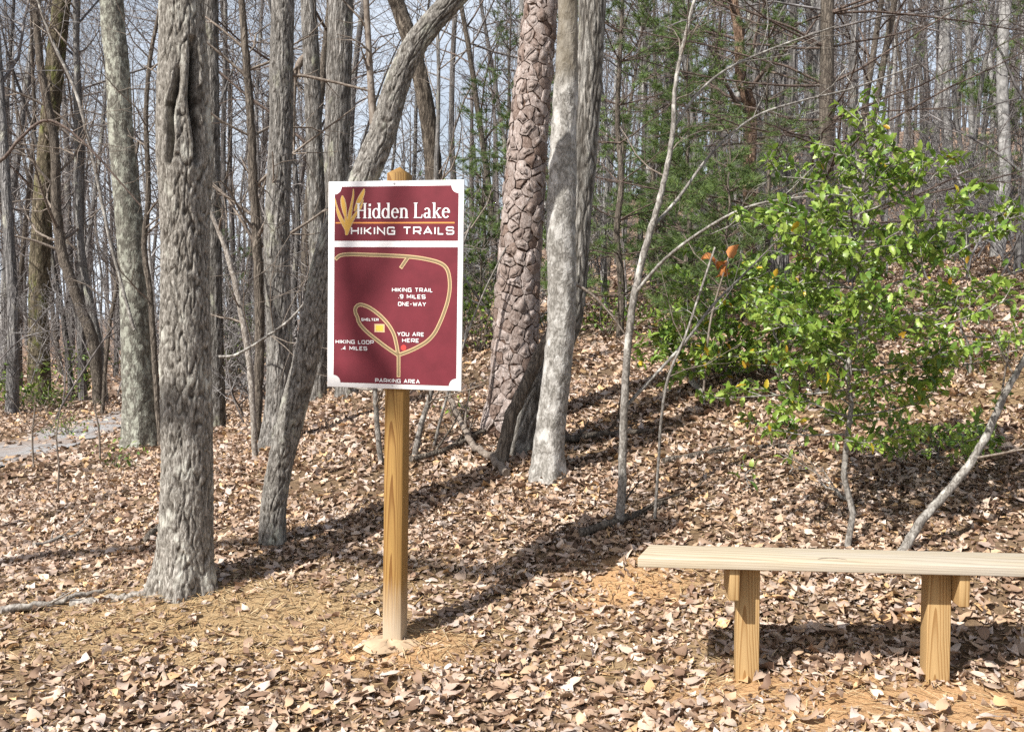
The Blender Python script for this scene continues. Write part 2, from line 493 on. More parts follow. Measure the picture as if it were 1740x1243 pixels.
def wood_mat(name, light, dark, grey=None, ring=55.0, off=(0.02, 0.035), tilt=0.012, axis='Z', wear_h=None, knots=True):
    """solid wood: growth rings round a pith that runs along `axis`, so each face shows its own cut"""
    m, nt, bs = new_mat(name)
    tc = nt.nodes.new('ShaderNodeTexCoord')
    sx = nt.nodes.new('ShaderNodeSeparateXYZ'); nt.links.new(tc.outputs['Object'], sx.inputs[0])
    if axis == 'Z': a, b, l = 0, 1, 2
    else: a, b, l = 1, 2, 0
    nz_scale = [1.0, 1.0, 1.0]; nz_scale['XYZ'.index(axis)] = 0.18
    wob = noise(nt, mapping(nt, tuple(nz_scale)), 9.0, 3, 0.5)
    def m2(op, x, y=None, z=None):
        n = nd(nt, 'ShaderNodeMath', operation=op)
        for k, q in enumerate((x, y, z)):
            if q is None: continue
            if isinstance(q, (int, float)): n.inputs[k].default_value = q
            else: nt.links.new(q, n.inputs[k])
        return n.outputs[0]
    wl = m2('MULTIPLY', m2('SUBTRACT', wob, 0.5), 0.035)
    ax = m2('ADD', m2('MULTIPLY_ADD', sx.outputs[l], tilt, off[0]), m2('ADD', sx.outputs[a], wl))
    bx_ = m2('ADD', m2('MULTIPLY_ADD', sx.outputs[l], tilt * 1.7, off[1]), sx.outputs[b])
    r = m2('SQRT', m2('ADD', m2('MULTIPLY', ax, ax), m2('MULTIPLY', bx_, bx_)))
    r = m2('ADD', r, m2('MULTIPLY', wob, 0.012))
    fr = m2('FRACT', m2('MULTIPLY', r, ring * 2.6))
    c = ramp(nt, fr, [(0.0, light), (0.55, tuple(0.8 * l_ + 0.2 * d_ for l_, d_ in zip(light, dark))), (0.86, dark), (0.97, dark), (1.0, light)])
    fine_s = [220.0, 220.0, 220.0]; fine_s['XYZ'.index(axis)] = 6.0
    fin = noise(nt, mapping(nt, tuple(fine_s)), 1.0, 3, 0.6)
    c = mix(nt, 0.45, c, ramp(nt, fin, [(0.3, (0.72, 0.7, 0.66)), (0.7, (1.15, 1.15, 1.15))]), 'MULTIPLY')
    big = noise(nt, mapping(nt, tuple(nz_scale)), 3.0, 4, 0.6)
    c = mix(nt, 0.5, c, ramp(nt, big, [(0.3, (0.76, 0.74, 0.7)), (0.7, (1.14, 1.14, 1.12))]), 'MULTIPLY')
    if grey is not None:
        f = ramp(nt, big, [(0.38, (0, 0, 0)), (0.65, (0.75, 0.75, 0.75))])
        c = mix(nt, f, c, grey)
    if wear_h is not None:
        hh = m2('MULTIPLY_ADD', fin, -0.25, m2('ADD', sx.outputs[l], 0.1))
        f = ramp(nt, hh, [(0.04, (0.85, 0.85, 0.85)), (wear_h, (0, 0, 0))])
        c = mix(nt, f, c, (0.45, 0.37, 0.27))
    nt.links.new(c, bs.inputs['Base Color']); bs.inputs['Roughness'].default_value = 0.7
    bs.inputs['Specular IOR Level'].default_value = 0.3
    bump(nt, bs, fin, 0.3, 0.003)
    return m
M['post_wood'] = wood_mat('post_wood', (0.36, 0.215, 0.068), (0.19, 0.088, 0.022), None, 62, (0.004, 0.075), 0.012, 'Z', 0.25)
M['plank_wood'] = wood_mat('plank_wood', (0.53, 0.46, 0.345), (0.40, 0.325, 0.225), (0.37, 0.355, 0.335), 40, (0.03, 0.10), 0.010, 'X')
M['leg_wood'] = wood_mat('leg_wood', (0.43, 0.29, 0.135), (0.27, 0.15, 0.055), None, 50, (0.01, 0.07), 0.02, 'Z')
M['cap_wood'] = M['post_wood']

def paint(name, col, rough=0.45, var=0.06):
    m, nt, bs = new_mat(name)
    n = noise(nt, mapping(nt), 14, 4, 0.6)
    lo = tuple(c * (1 - var) for c in col); hi = tuple(min(1, c * (1 + var)) for c in col)
    nt.links.new(ramp(nt, n, [(0.35, lo), (0.65, hi)]), bs.inputs['Base Color'])
    bs.inputs['Roughness'].default_value = rough
    return m
M['sign_white'] = paint('sign_white', (0.80, 0.79, 0.78), 0.5, 0.03)
M['sign_maroon'] = paint('sign_maroon', (0.150, 0.021, 0.031), 0.6, 0.10)
M['sign_maroon'].node_tree.nodes['Principled BSDF'].inputs['Specular IOR Level'].default_value = 0.25
M['sign_cream'] = paint('sign_cream', (0.60, 0.43, 0.235), 0.5, 0.03)
M['sign_olive'] = paint('sign_olive', (0.215, 0.155, 0.075), 0.5, 0.04)
M['sign_gold'] = paint('sign_gold', (0.62, 0.36, 0.055), 0.5, 0.04)
M['sign_orange'] = paint('sign_orange', (0.70, 0.28, 0.06), 0.5, 0.03)
M['sign_red'] = paint('sign_red', (0.75, 0.05, 0.04), 0.5, 0.03)
M['sign_yellow'] = paint('sign_yellow', (0.56, 0.44, 0.05), 0.5, 0.03)
M['steel'] = paint('steel', (0.45, 0.45, 0.45), 0.4, 0.05)
M['sand'] = paint('sand', (0.44, 0.32, 0.205), 0.95, 0.2)

# ------------------------------------------------------------------ ground and path
def gpt(px, py):
    p = G(px, py); return (p[0], p[1])
# patches of bare ground: pixel foot, radii in metres, kind
PATCH = []
for (px, py, rx, ry, amt, kind) in [
        (330, 1035, 0.8, 0.34, 0.98, 'straw'), (470, 1045, 0.55, 0.34, 0.95, 'straw'), (420, 1090, 0.6, 0.2, 0.7, 'straw'), (560, 1080, 0.35, 0.2, 0.7, 'straw'), (150, 1050, 0.4, 0.12, 0.6, 'straw'),
        (660, 1100, 0.28, 0.13, 0.95, 'clay'), (730, 1100, 0.25, 0.13, 0.6, 'straw'),
        (1270, 1175, 0.30, 0.10, 0.95, 'clay'), (1480, 1185, 0.40, 0.10, 0.95, 'clay'), (1640, 1190, 0.30, 0.14, 0.9, 'clay'), (1380, 1225, 0.4, 0.12, 0.7, 'clay'),
        (1700, 1225, 0.3, 0.15, 0.8, 'clay'), (1070, 995, 0.24, 0.20, 0.85, 'clay'), (1150, 1120, 0.35, 0.15, 0.45, 'straw'), (1180, 1000, 0.3, 0.16, 0.4, 'straw'),
        (1680, 640, 1.2, 1.0, 0.35, 'straw'), (1480, 1160, 0.2, 0.07, 0.8, 'clay')]:
    x, y = gpt(px, py); PATCH.append((x, y, rx * 1.25, ry * 1.35, min(1.0, amt * 1.1), kind))

PATH_PTS = np.array([gpt(*q) for q in [(-420, 850), (-150, 808), (20, 772), (110, 742), (205, 712), (300, 684), (375, 660), (420, 646), (450, 636)]])
PATH_C = catmull(PATH_PTS, 10)
PATH_W = 0.52

def path_dist(x, y):
    d = np.full(len(x), 1e9)
    for k in range(0, len(PATH_C)):
        d = np.minimum(d, (x - PATH_C[k, 0]) ** 2 + (y - PATH_C[k, 1]) ** 2)
    return np.sqrt(d)

def masks(x, y):
    st = np.zeros(len(x)); cl = np.zeros(len(x))
    wob = 0.35 * perlin(np.stack([x * 4, y * 4, np.zeros_like(x)], 1)) + 0.3 * perlin(np.stack([x * 13, y * 13, np.zeros_like(x)], 1))
    for (px, py, rx, ry, amt, kind) in PATCH:
        q = ((x - px) / rx) ** 2 + ((y - py) / ry) ** 2
        v = amt * np.clip(np.exp(-q) * (1 + wob) , 0, 1)
        if kind == 'straw': st = np.maximum(st, v)
        else: cl = np.maximum(cl, v)
    return st, cl

def build_ground():
    def axis(a, b, n0, near, k):
        t = np.linspace(-1, 1, n0)
        return t
    ny = 220; t = np.linspace(0, 1, ny)
    ys = 2.0 + (np.sinh(t * 5.6) / math.sinh(5.6)) * 480
    ys = np.concatenate([[-80, -40, -20, -10, -5, -2, 0, 1.0], ys])
    nx = 211; t = np.linspace(-1, 1, nx)
    xs = np.sinh(t * 5.2) / math.sinh(5.2) * 420
    X, Y = np.meshgrid(xs, ys)
    x = X.ravel(); y = Y.ravel()
    z = ground_z(x, y)
    st, cl = masks(x, y)
    near = 1 - ss(12, 26, np.hypot(x, y))
    C = np.stack([near * 0.92, np.clip(st * 1.2, 0, 1), np.clip(cl * 1.3, 0, 1)], 1)
    V = np.stack([x, y, z], 1)
    ny = len(ys)
    i = np.arange(ny - 1)[:, None]; j = np.arange(nx - 1)[None]
    F = np.stack([i * nx + j, i * nx + j + 1, (i + 1) * nx + j + 1, (i + 1) * nx + j], -1).reshape(-1, 4)
    mb = MB().add(V, F, None, C)
    o = link('ground', mb.mesh('ground', M['ground']))
    tag(o, kind='structure')
    return o
GROUND = build_ground()

def build_path():
    c = catmull(PATH_PTS, 30)
    T = np.gradient(c, axis=0); T /= np.linalg.norm(T, axis=1)[:, None]
    N = np.stack([-T[:, 1], T[:, 0]], 1)
    m = 9
    V = []
    for k in range(m):
        w = (k / (m - 1) - 0.5) * 2
        jit = PATH_W * (1 + 0.22 * perlin(np.stack([c[:, 0] * 1.7, c[:, 1] * 1.7, np.full(len(c), 3.0 * np.sign(w))], 1)))
        p = c + N * (w * jit)[:, None]
        z = ground_z(p[:, 0], p[:, 1]) + 0.012 + 0.01 * (1 - w * w)
        V.append(np.column_stack([p, z]))
    V = np.array(V).transpose(1, 0, 2)
    n = len(c)
    i = np.arange(n - 1)[:, None]; j = np.arange(m - 1)[None]
    F = np.stack([i * m + j, i * m + j + 1, (i + 1) * m + j + 1, (i + 1) * m + j], -1).reshape(-1, 4)
    o = link('path', MB().add(V.reshape(-1, 3), F[:, ::-1]).mesh('path', M['gravel']))
    tag(o, kind='structure')
build_path()

# ------------------------------------------------------------------ trees: branches
def unit(v):
    return v / (np.linalg.norm(v) + 1e-12)

def grow(mb, rng, p, d, L, r, lvl, maxlvl, up=0.06, wander=0.2, kids=(5, 5, 6), sides=(5, 4, 3, 3), ang=(35, 65), shrink=0.5, tipr=0.0022):
    k = 6 if lvl == 0 else (5 if lvl == 1 else 4)
    pts = [p]; dd = d
    for s in range(k - 1):
        dd = unit(dd + rng.normal(size=3) * wander + np.array([0, 0, up]))
        pts.append(pts[-1] + dd * L / (k - 1))
    pts = np.array(pts)
    rad = np.linspace(r, max(r * 0.3, tipr), k)
    mb.tube(pts, rad, sides[min(lvl, len(sides) - 1)])
    if lvl < maxlvl:
        n = kids[min(lvl, len(kids) - 1)]
        for c in range(n):
            t = (c + rng.random()) / n * 0.75 + 0.22
            q = t * (k - 1); i = int(min(q, k - 2)); f = q - i
            pp = pts[i] * (1 - f) + pts[i + 1] * f
            dl = unit(pts[i + 1] - pts[i])
            side = unit(np.cross(dl, rng.normal(size=3)))
            a = math.radians(rng.uniform(*ang))
            nd_ = unit(dl * math.cos(a) + side * math.sin(a))
            grow(mb, rng, pp, nd_, L * shrink * rng.uniform(0.7, 1.25) * (1.15 - 0.5 * t), max(rad[i] * 0.55, tipr), lvl + 1, maxlvl, up, wander, kids, sides, ang, shrink, tipr)

def px_path(spec, Y0, Y1=None, base=None):
    """spec: list of (px, py, width_px); Y from Y0 at the first point to Y1 at the last -> (n,4)"""
    Y1 = Y0 if Y1 is None else Y1
    out = []
    for k, (px, py, w) in enumerate(spec):
        Y = Y0 + (Y1 - Y0) * k / max(1, len(spec) - 1)
        p = P(px, py, Y)
        out.append([*p, 0.5 * w * Y / FPX])
    return np.array(out)

def extend_up(path, H, lean_keep=0.6, taper=0.25):
    """continue a trunk above the picture to total height H"""
    d = unit(path[-1, :3] - path[-2, :3])
    d = unit(d * lean_keep + np.array([0, 0, 1 - lean_keep]))
    z0 = path[-1, 2]; n = 5
    rows = []
    r0 = path[-1, 3]
    for k in range(1, n + 1):
        t = k / n
        q = path[-1, :3] + d * (H - z0) * t / max(d[2], 0.4)
        q = q + RNG.normal(size=3) * np.array([0.06, 0.06, 0]) * (H - z0) * 0.12
        rows.append([*q, r0 * (1 - t) + r0 * taper * t])
    return np.vstack([path, rows])

def trunk_mesh(path, step_near, sides, kind, amp, flare=None, extra=None, seed=0, zdetail=3.6):
    """displaced bark surface; the visible lower stem in fine steps, the rest coarser"""
    sp = catmull(path, 12)
    rp, s = resample(sp, step_near)
    keep = np.ones(len(rp), bool)
    hi = rp[:, 2] > zdetail
    idx = np.where(hi)[0]
    if len(idx):
        stride = max(1, int(0.12 / step_near))
        keep[idx] = False; keep[idx[::stride]] = True; keep[idx[-1]] = True
    rp = rp[keep]; s = s[keep]
    pts = rp[:, :3]; rad = rp[:, 3]
    T, A, B = frames(pts)
    th = np.arange(sides) * 2 * math.pi / sides
    k = len(pts)
    TH = np.tile(th, (k, 1)).ravel(); S = np.repeat(s, sides); R = np.repeat(rad, sides)
    Rm = float(np.mean(rad))
    q = np.stack([np.cos(TH) * Rm, np.sin(TH) * Rm, S], 1)
    d = 0.05 * R * perlin(np.stack([np.cos(TH) * 1.2 + seed, np.sin(TH) * 1.2, S * 1.6], 1))
    if kind == 'furrow':
        w = q + 0.012 * np.stack([perlin(q * [30, 30, 9] + 5 + seed), perlin(q * [30, 30, 9] + 15), 0 * S], 1)
        n1 = perlin(w * [36, 36, 8.0] + seed)
        n2 = perlin(w * [95, 95, 30] + 31 + seed)
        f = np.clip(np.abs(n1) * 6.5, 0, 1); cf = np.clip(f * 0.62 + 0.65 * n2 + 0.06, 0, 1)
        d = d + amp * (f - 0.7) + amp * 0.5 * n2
    elif kind == 'ridge':
        n1 = perlin(q * [34, 34, 7] + seed); n2 = perlin(q * [90, 90, 26] + 7)
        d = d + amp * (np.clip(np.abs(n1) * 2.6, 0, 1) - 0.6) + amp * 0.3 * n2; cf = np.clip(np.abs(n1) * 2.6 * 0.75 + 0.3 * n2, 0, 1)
    else:
        n1 = perlin(q * [18, 18, 14] + seed); n2 = perlin(q * [60, 60, 45] + 3)
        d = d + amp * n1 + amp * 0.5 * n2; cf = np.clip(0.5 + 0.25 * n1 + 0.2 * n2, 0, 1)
    if flare is not None:                               # (height, gain, lobes, phase)
        h, g, lob, ph = flare
        e = np.exp(-(S / h))
        d = d + R * g * e * (0.55 + 0.45 * np.cos(TH * lob + ph))
    if extra is not None:
        Z = np.repeat(pts[:, 2], sides)
        d = d + extra(TH, Z, R)
        for wq in WOUND: cf = cf * (1 - 0.95 * wq)              # colour darkened inside the slots of the old scar
    V = np.repeat(pts, sides, 0) + (R + d)[:, None] * (np.repeat(A, sides, 0) * np.cos(TH)[:, None] + np.repeat(B, sides, 0) * np.sin(TH)[:, None])
    i = np.arange(k - 1)[:, None]; j = np.arange(sides)[None]; jn = (j + 1) % sides
    F = np.stack([i * sides + j, i * sides + jn, (i + 1) * sides + jn, (i + 1) * sides + j], -1).reshape(-1, 4)
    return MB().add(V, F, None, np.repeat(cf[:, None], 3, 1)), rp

def crown_branches(rng, path, z_from, n, L, lv=2, up=0.1, **kw):
    mb = MB()
    sp = catmull(path, 6)
    zmax = sp[-1, 2]
    for c in range(n):
        z = z_from + (zmax - z_from) * ((c + rng.random()) / n) ** 0.85
        i = int(np.argmin(np.abs(sp[:, 2] - z)))
        az = rng.uniform(0, 2 * math.pi); el = math.radians(rng.uniform(15, 55))
        d = np.array([math.cos(az) * math.cos(el), math.sin(az) * math.cos(el), math.sin(el)])
        t = (z - z_from) / max(0.1, zmax - z_from)
        grow(mb, rng, sp[i, :3], d, L * (1.1 - 0.6 * t) * rng.uniform(0.7, 1.2), max(0.012, sp[i, 3] * 0.42), 0, lv, up=up, **kw)
    return mb

def hero_tree(name, label, spec, Y, mat, twig, H, kind='furrow', amp=0.006, sides=64, step=0.03, flare=(0.12, 0.5, 5, 0.4), extra=None, crown=(12, 2.6), seed=1, Y1=None, sink=0.12, zdetail=3.6, lean_keep=0.6, dead=()):
    path = px_path(spec, Y, Y1)
    b = path[0].copy(); b[2] = gz(b[0], b[1])
    path[0, 2] = b[2]
    low = path[0].copy(); low[:3] -= unit(path[1, :3] - path[0, :3]) * sink
    full = np.vstack([low, path])
    if H: full = extend_up(full, H, lean_keep)
    t = thing(name, label, 'tree', b[:3])
    mb, rp = trunk_mesh(full, step, sides, kind, amp, flare, extra, seed, zdetail)
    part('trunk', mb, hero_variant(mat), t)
    rng = np.random.default_rng(seed + 100)
    if crown and H:
        zf = max(path[-1, 2] + 0.3, b[2] + H * 0.42)
        mb = crown_branches(rng, full, zf, crown[0], crown[1])
        part('crown', mb, twig, t)
    for k, d in enumerate(dead):                       # low branches seen in the photograph: list of (px,py,w) with own depth
        pts = np.array([[*P(a[0], a[1], a[3] if len(a) > 3 else Y), 0.5 * a[2] * Y / FPX] for a in d])
        sp = catmull(pts, 6)
        mb = MB().tube(sp[:, :3], sp[:, 3], 6)
        r2 = np.random.default_rng(seed * 31 + k)
        L = np.linalg.norm(pts[-1, :3] - pts[0, :3])
        for q in range(int(2 + L * 3)):
            i = int(len(sp) * r2.uniform(0.25, 0.98))
            i = min(i, len(sp) - 2)
            dl = unit(sp[i + 1, :3] - sp[i, :3]); sd = unit(np.cross(dl, r2.normal(size=3)))
            grow(mb, r2, sp[i, :3], unit(dl + sd * 0.9), L * r2.uniform(0.12, 0.3), sp[i, 3] * 0.5, 1, 2, 0.02, 0.2, (3, 3, 2), tipr=0.0014)
        part('branch', mb, twig, t)
    return t

WOUND = []
def wound(TH, Z, R):
    """old scar on the big oak: two long slots with rolled lips"""
    def px_z(py): return P(315, py, OAK_Y)[2]
    def wrap(a): return (a + math.pi) % (2 * math.pi) - math.pi
    d = np.zeros_like(TH)
    def slot(dx_top, dx_bot, y0, y1, width, depth, lip):
        z1, z0 = px_z(y0), px_z(y1)
        t = np.clip((Z - z0) / (z1 - z0), 0, 1)
        env = np.clip(np.sin(math.pi * np.clip((Z - z0) / (z1 - z0), 0, 1)), 0, 1) ** 0.5 * ((Z > z0) & (Z < z1))
        ang = -math.pi / 2 + np.arcsin(np.clip(dx_bot + (dx_top - dx_bot) * t, -0.95, 0.95)) + 0.06 * np.sin(t * 9)
        a = wrap(TH - ang)
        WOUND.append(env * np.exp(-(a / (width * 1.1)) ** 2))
        return env * (-depth * np.exp(-(a / width) ** 2) + lip * np.exp(-((np.abs(a) - width * 2.1) / (width * 1.1)) ** 2))
    d += slot(0.60, 0.72, 70, 285, 0.14, 0.10, 0.014)
    d += slot(0.05, -0.28, 120, 285, 0.11, 0.07, 0.013)
    zc = px_z(255)
    d += 0.014 * np.exp(-((Z - zc) / 0.16) ** 2) * (1 + 0.3 * np.sin(TH * 3))
    d += 0.010 * np.exp(-((Z - px_z(150)) / 0.25) ** 2)
    return d

OAK = G(312, 1002); OAK_Y = OAK[1] + 0.05
hero_tree('oak_tree', 'stout furrowed tree with an open scar on its trunk and straw round its foot',
          [(312, 1005, 100), (315, 940, 90), (317, 860, 86), (318, 760, 83), (315, 600, 82), (314, 420, 78), (314, 300, 80), (312, 220, 77), (312, 100, 73), (309, 0, 71), (307, -120, 69)],
          OAK_Y, M['bark_oak'], M['twig'], 12, 'furrow', 0.009, 180, 0.009, (0.13, 0.62, 5, 1.0), wound, (14, 3.0), 3, zdetail=3.4)

CUR = G(463, 922); CUR_Y = CUR[1]
hero_tree('leaning_tree', 'rough trunk that bends and leans away over the sign board',
          [(463, 925, 44), (465, 860, 42), (478, 780, 42), (497, 700, 44), (520, 610, 42), (536, 520, 40), (552, 440, 40), (580, 365, 43), (618, 300, 46), (650, 225, 44), (672, 150, 41), (700, 85, 39), (738, 35, 37), (775, -5, 35), (850, -90, 32)],
          CUR_Y, M['bark_curved'], M['twig'], 8, 'furrow', 0.008, 110, 0.012, (0.10, 0.40, 4, 2.0), None, (10, 2.4), 5, lean_keep=0.8, zdetail=4.2,
          dead=[[(640, 270, 16), (634, 200, 14), (628, 110, 11), (622, 0, 10), (618, -60, 8)]])

T3 = G(468, 755)[1]
hero_tree('straight_tree', 'straight grey furrowed tree just behind the leaning trunk',
          [(468, 755, 50), (474, 680, 44), (475, 600, 42), (472, 500, 42), (470, 400, 42), (474, 300, 39), (478, 200, 38), (479, 100, 38), (481, 0, 37), (484, -150, 35)],
          T3, M['bark_grey'], M['twig'], 15, 'furrow', 0.009, 84, 0.02, (0.18, 0.45, 5, 0.0), None, (12, 3.0), 7, zdetail=5.2,
          dead=[[(455, 140, 7), (500, 128, 6), (560, 138, 5), (630, 155, 4)]])
T4 = G(236, 758)[1]
hero_tree('lichen_tree', 'pale tree speckled with grey lichen beside the gravel path',
          [(238, 758, 58), (236, 680, 54), (232, 600, 50), (228, 500, 47), (222, 400, 45), (212, 300, 42), (205, 220, 40), (200, 120, 39), (192, 40, 38), (186, -100, 36)],
          T4, M['bark_lichen'], M['twig'], 15, 'smooth', 0.008, 64, 0.03, (0.2, 0.4, 5, 1.2), None, (12, 3.0), 9, zdetail=5.6)
# vine and twin thin stem climbing beside the lichen tree
def stem(name, label, cat, spec, Y, mat, sides=8, Y1=None, n_twigs=0, twigL=0.5, seed=1, group=None, twig=None, twig_from=0.3, base=True):
    path = px_path(spec, Y, Y1); path[:, 3] *= 0.84
    if base:
        path[0, 2] = gz(path[0, 0], path[0, 1]) - 0.03
    sp = catmull(path, 8)
    rng = np.random.default_rng(seed)
    t = thing(name, label, cat, (path[0, 0], path[0, 1], path[0, 2]), group)
    wob = sp[:, :3] + rng.normal(size=(len(sp), 3)) * sp[:, 3:4] * 0.07
    part('trunk', MB().tube(wob, sp[:, 3] * (1 + 0.025 * rng.normal(size=len(sp))), sides), mat, t)
    if n_twigs:
        for k in range(n_twigs):
            mb = MB()
            i = min(int(len(sp) * rng.uniform(twig_from, 0.99)), len(sp) - 2)
            dl = unit(sp[i + 1, :3] - sp[i, :3]); sd = unit(np.cross(dl, rng.normal(size=3)))
            grow(mb, rng, sp[i, :3], unit(dl * 0.7 + sd), twigL * rng.uniform(0.5, 1.3), max(0.0025, sp[i, 3] * 0.4), 1, 2, 0.05, 0.2, (3, 4, 2), tipr=0.0014)
            part('branch', mb, twig or M['twig'], t)
    return t

stem('vine_stem', 'dark thin stem climbing up beside the lichen speckled tree', 'sapling',
     [(275, 770, 15), (268, 690, 12), (262, 600, 13), (255, 500, 12), (245, 420, 12), (252, 330, 11), (248, 200, 10), (255, 100, 9), (270, 20, 7), (280, -60, 5)], T4 - 0.25, M['bark_dark'], 8, None, 10, 0.9, 11)
hero_tree('hidden_tree', 'dark straight trunk standing right behind the scarred tree',
          [(366, 690, 34), (364, 560, 30), (361, 400, 29), (359, 200, 27), (357, 0, 26), (356, -150, 25)], 13.5, M['bark_grey'], M['twig'], 16, 'ridge', 0.01, 40, 0.06, None, None, (12, 3.0), 13, zdetail=6)
stem('dark_pole', 'thin dark bare trunk with short stubs near the straight grey tree', 'tree',
     [(434, 745, 18), (440, 640, 19), (441, 540, 20), (437, 420, 20), (430, 320, 19), (427, 220, 17), (420, 120, 16), (412, 20, 14), (405, -100, 12)], T3 + 0.25, M['bark_dark'], 10, None, 16, 1.0, 15)
stem('dead_stick', 'pale dead stem leaning against the thin dark trunk', 'sapling',
     [(433, 742, 13), (427, 650, 13), (415, 560, 13), (397, 470, 12), (375, 400, 10), (352, 350, 8)], T3 - 0.35, M['dead_wood'], 8, None, 5, 0.5, 16)
hero_tree('slim_tree', 'slim grey tree between the straight tree and the wide pale one',
          [(541, 700, 30), (540, 600, 29), (541, 480, 29), (538, 350, 29), (534, 240, 28), (530, 120, 27), (524, 0, 26), (518, -150, 25)], 12.2, M['bark_grey'], M['twig'], 16, 'ridge', 0.008, 40, 0.05, None, None, (12, 3.0), 17, zdetail=6,
          dead=[[(520, 95, 12), (508, 110, 12), (500, 150, 8), (498, 250, 7)]])
hero_tree('wide_tree', 'wide pale grey tree standing behind the sign board',
          [(596, 745, 46), (590, 600, 43), (582, 450, 42), (573, 310, 42), (574, 200, 41), (577, 90, 41), (579, 0, 40), (582, -150, 38)], 11.2, M['bark_grey'], M['twig'], 16, 'ridge', 0.008, 56, 0.04, (0.2, 0.4, 5, 0.6), None, (12, 3.2), 19, zdetail=5.6)
hero_tree('slanting_tree', 'dark slanting tree crossing behind the leaning trunk above the sign',
          [(742, 690, 30), (740, 560, 29), (739, 420, 29), (737, 300, 29), (731, 230, 28), (718, 150, 27), (700, 80, 27), (676, 10, 26), (640, -90, 25)], 12.6, M['bark_dark'], M['twig'], 14, 'ridge', 0.009, 36, 0.05, None, None, (10, 2.8), 21, zdetail=6)
stem('pole_sapling', 'thin straight grey sapling rising above the corner of the sign', 'sapling',
     [(722, 770, 10), (738, 600, 11), (742, 450, 11), (741, 300, 10), (745, 180, 8), (744, 60, 7), (742, -60, 5)], 10.2, M['bark_grey'], 8, None, 14, 1.0, 22)

# the three-trunk group
SM = G(928, 806)
SM_Y = SM[1]
hero_tree('smooth_tree', 'smooth pale grey trunk with white blotches in front of the flaky pine',
          [(930, 806, 58), (934, 740, 52), (944, 650, 48), (953, 560, 47), (955, 480, 48), (953, 400, 49), (956, 300, 47), (958, 220, 42), (962, 150, 42), (963, 100, 37), (965, 40, 34), (964, -20, 33), (962, -120, 31)],
          SM_Y, M['bark_smooth'], M['twig'], 13, 'smooth', 0.006, 80, 0.02, (0.11, 0.6, 5, 0.2), None, (12, 2.8), 23, zdetail=4.6,
          dead=[[(975, 480, 6), (1005, 500, 5), (1035, 530, 4), (1062, 568, 3)]])
hero_tree('ridged_tree', 'tall ridged grey trunk standing directly behind the smooth pale one',
          [(893, 768, 64), (908, 705, 52), (935, 630, 46), (962, 560, 43), (975, 500, 42), (979, 440, 42), (985, 340, 44), (993, 240, 44), (1000, 140, 44), (1005, 40, 45), (1008, -30, 44), (1012, -150, 42)],
          SM_Y + 0.55, M['bark_rough'], M['twig'], 15, 'ridge', 0.008, 96, 0.016, (0.2, 0.4, 4, 0.6), None, (12, 3.0), 25, zdetail=5)

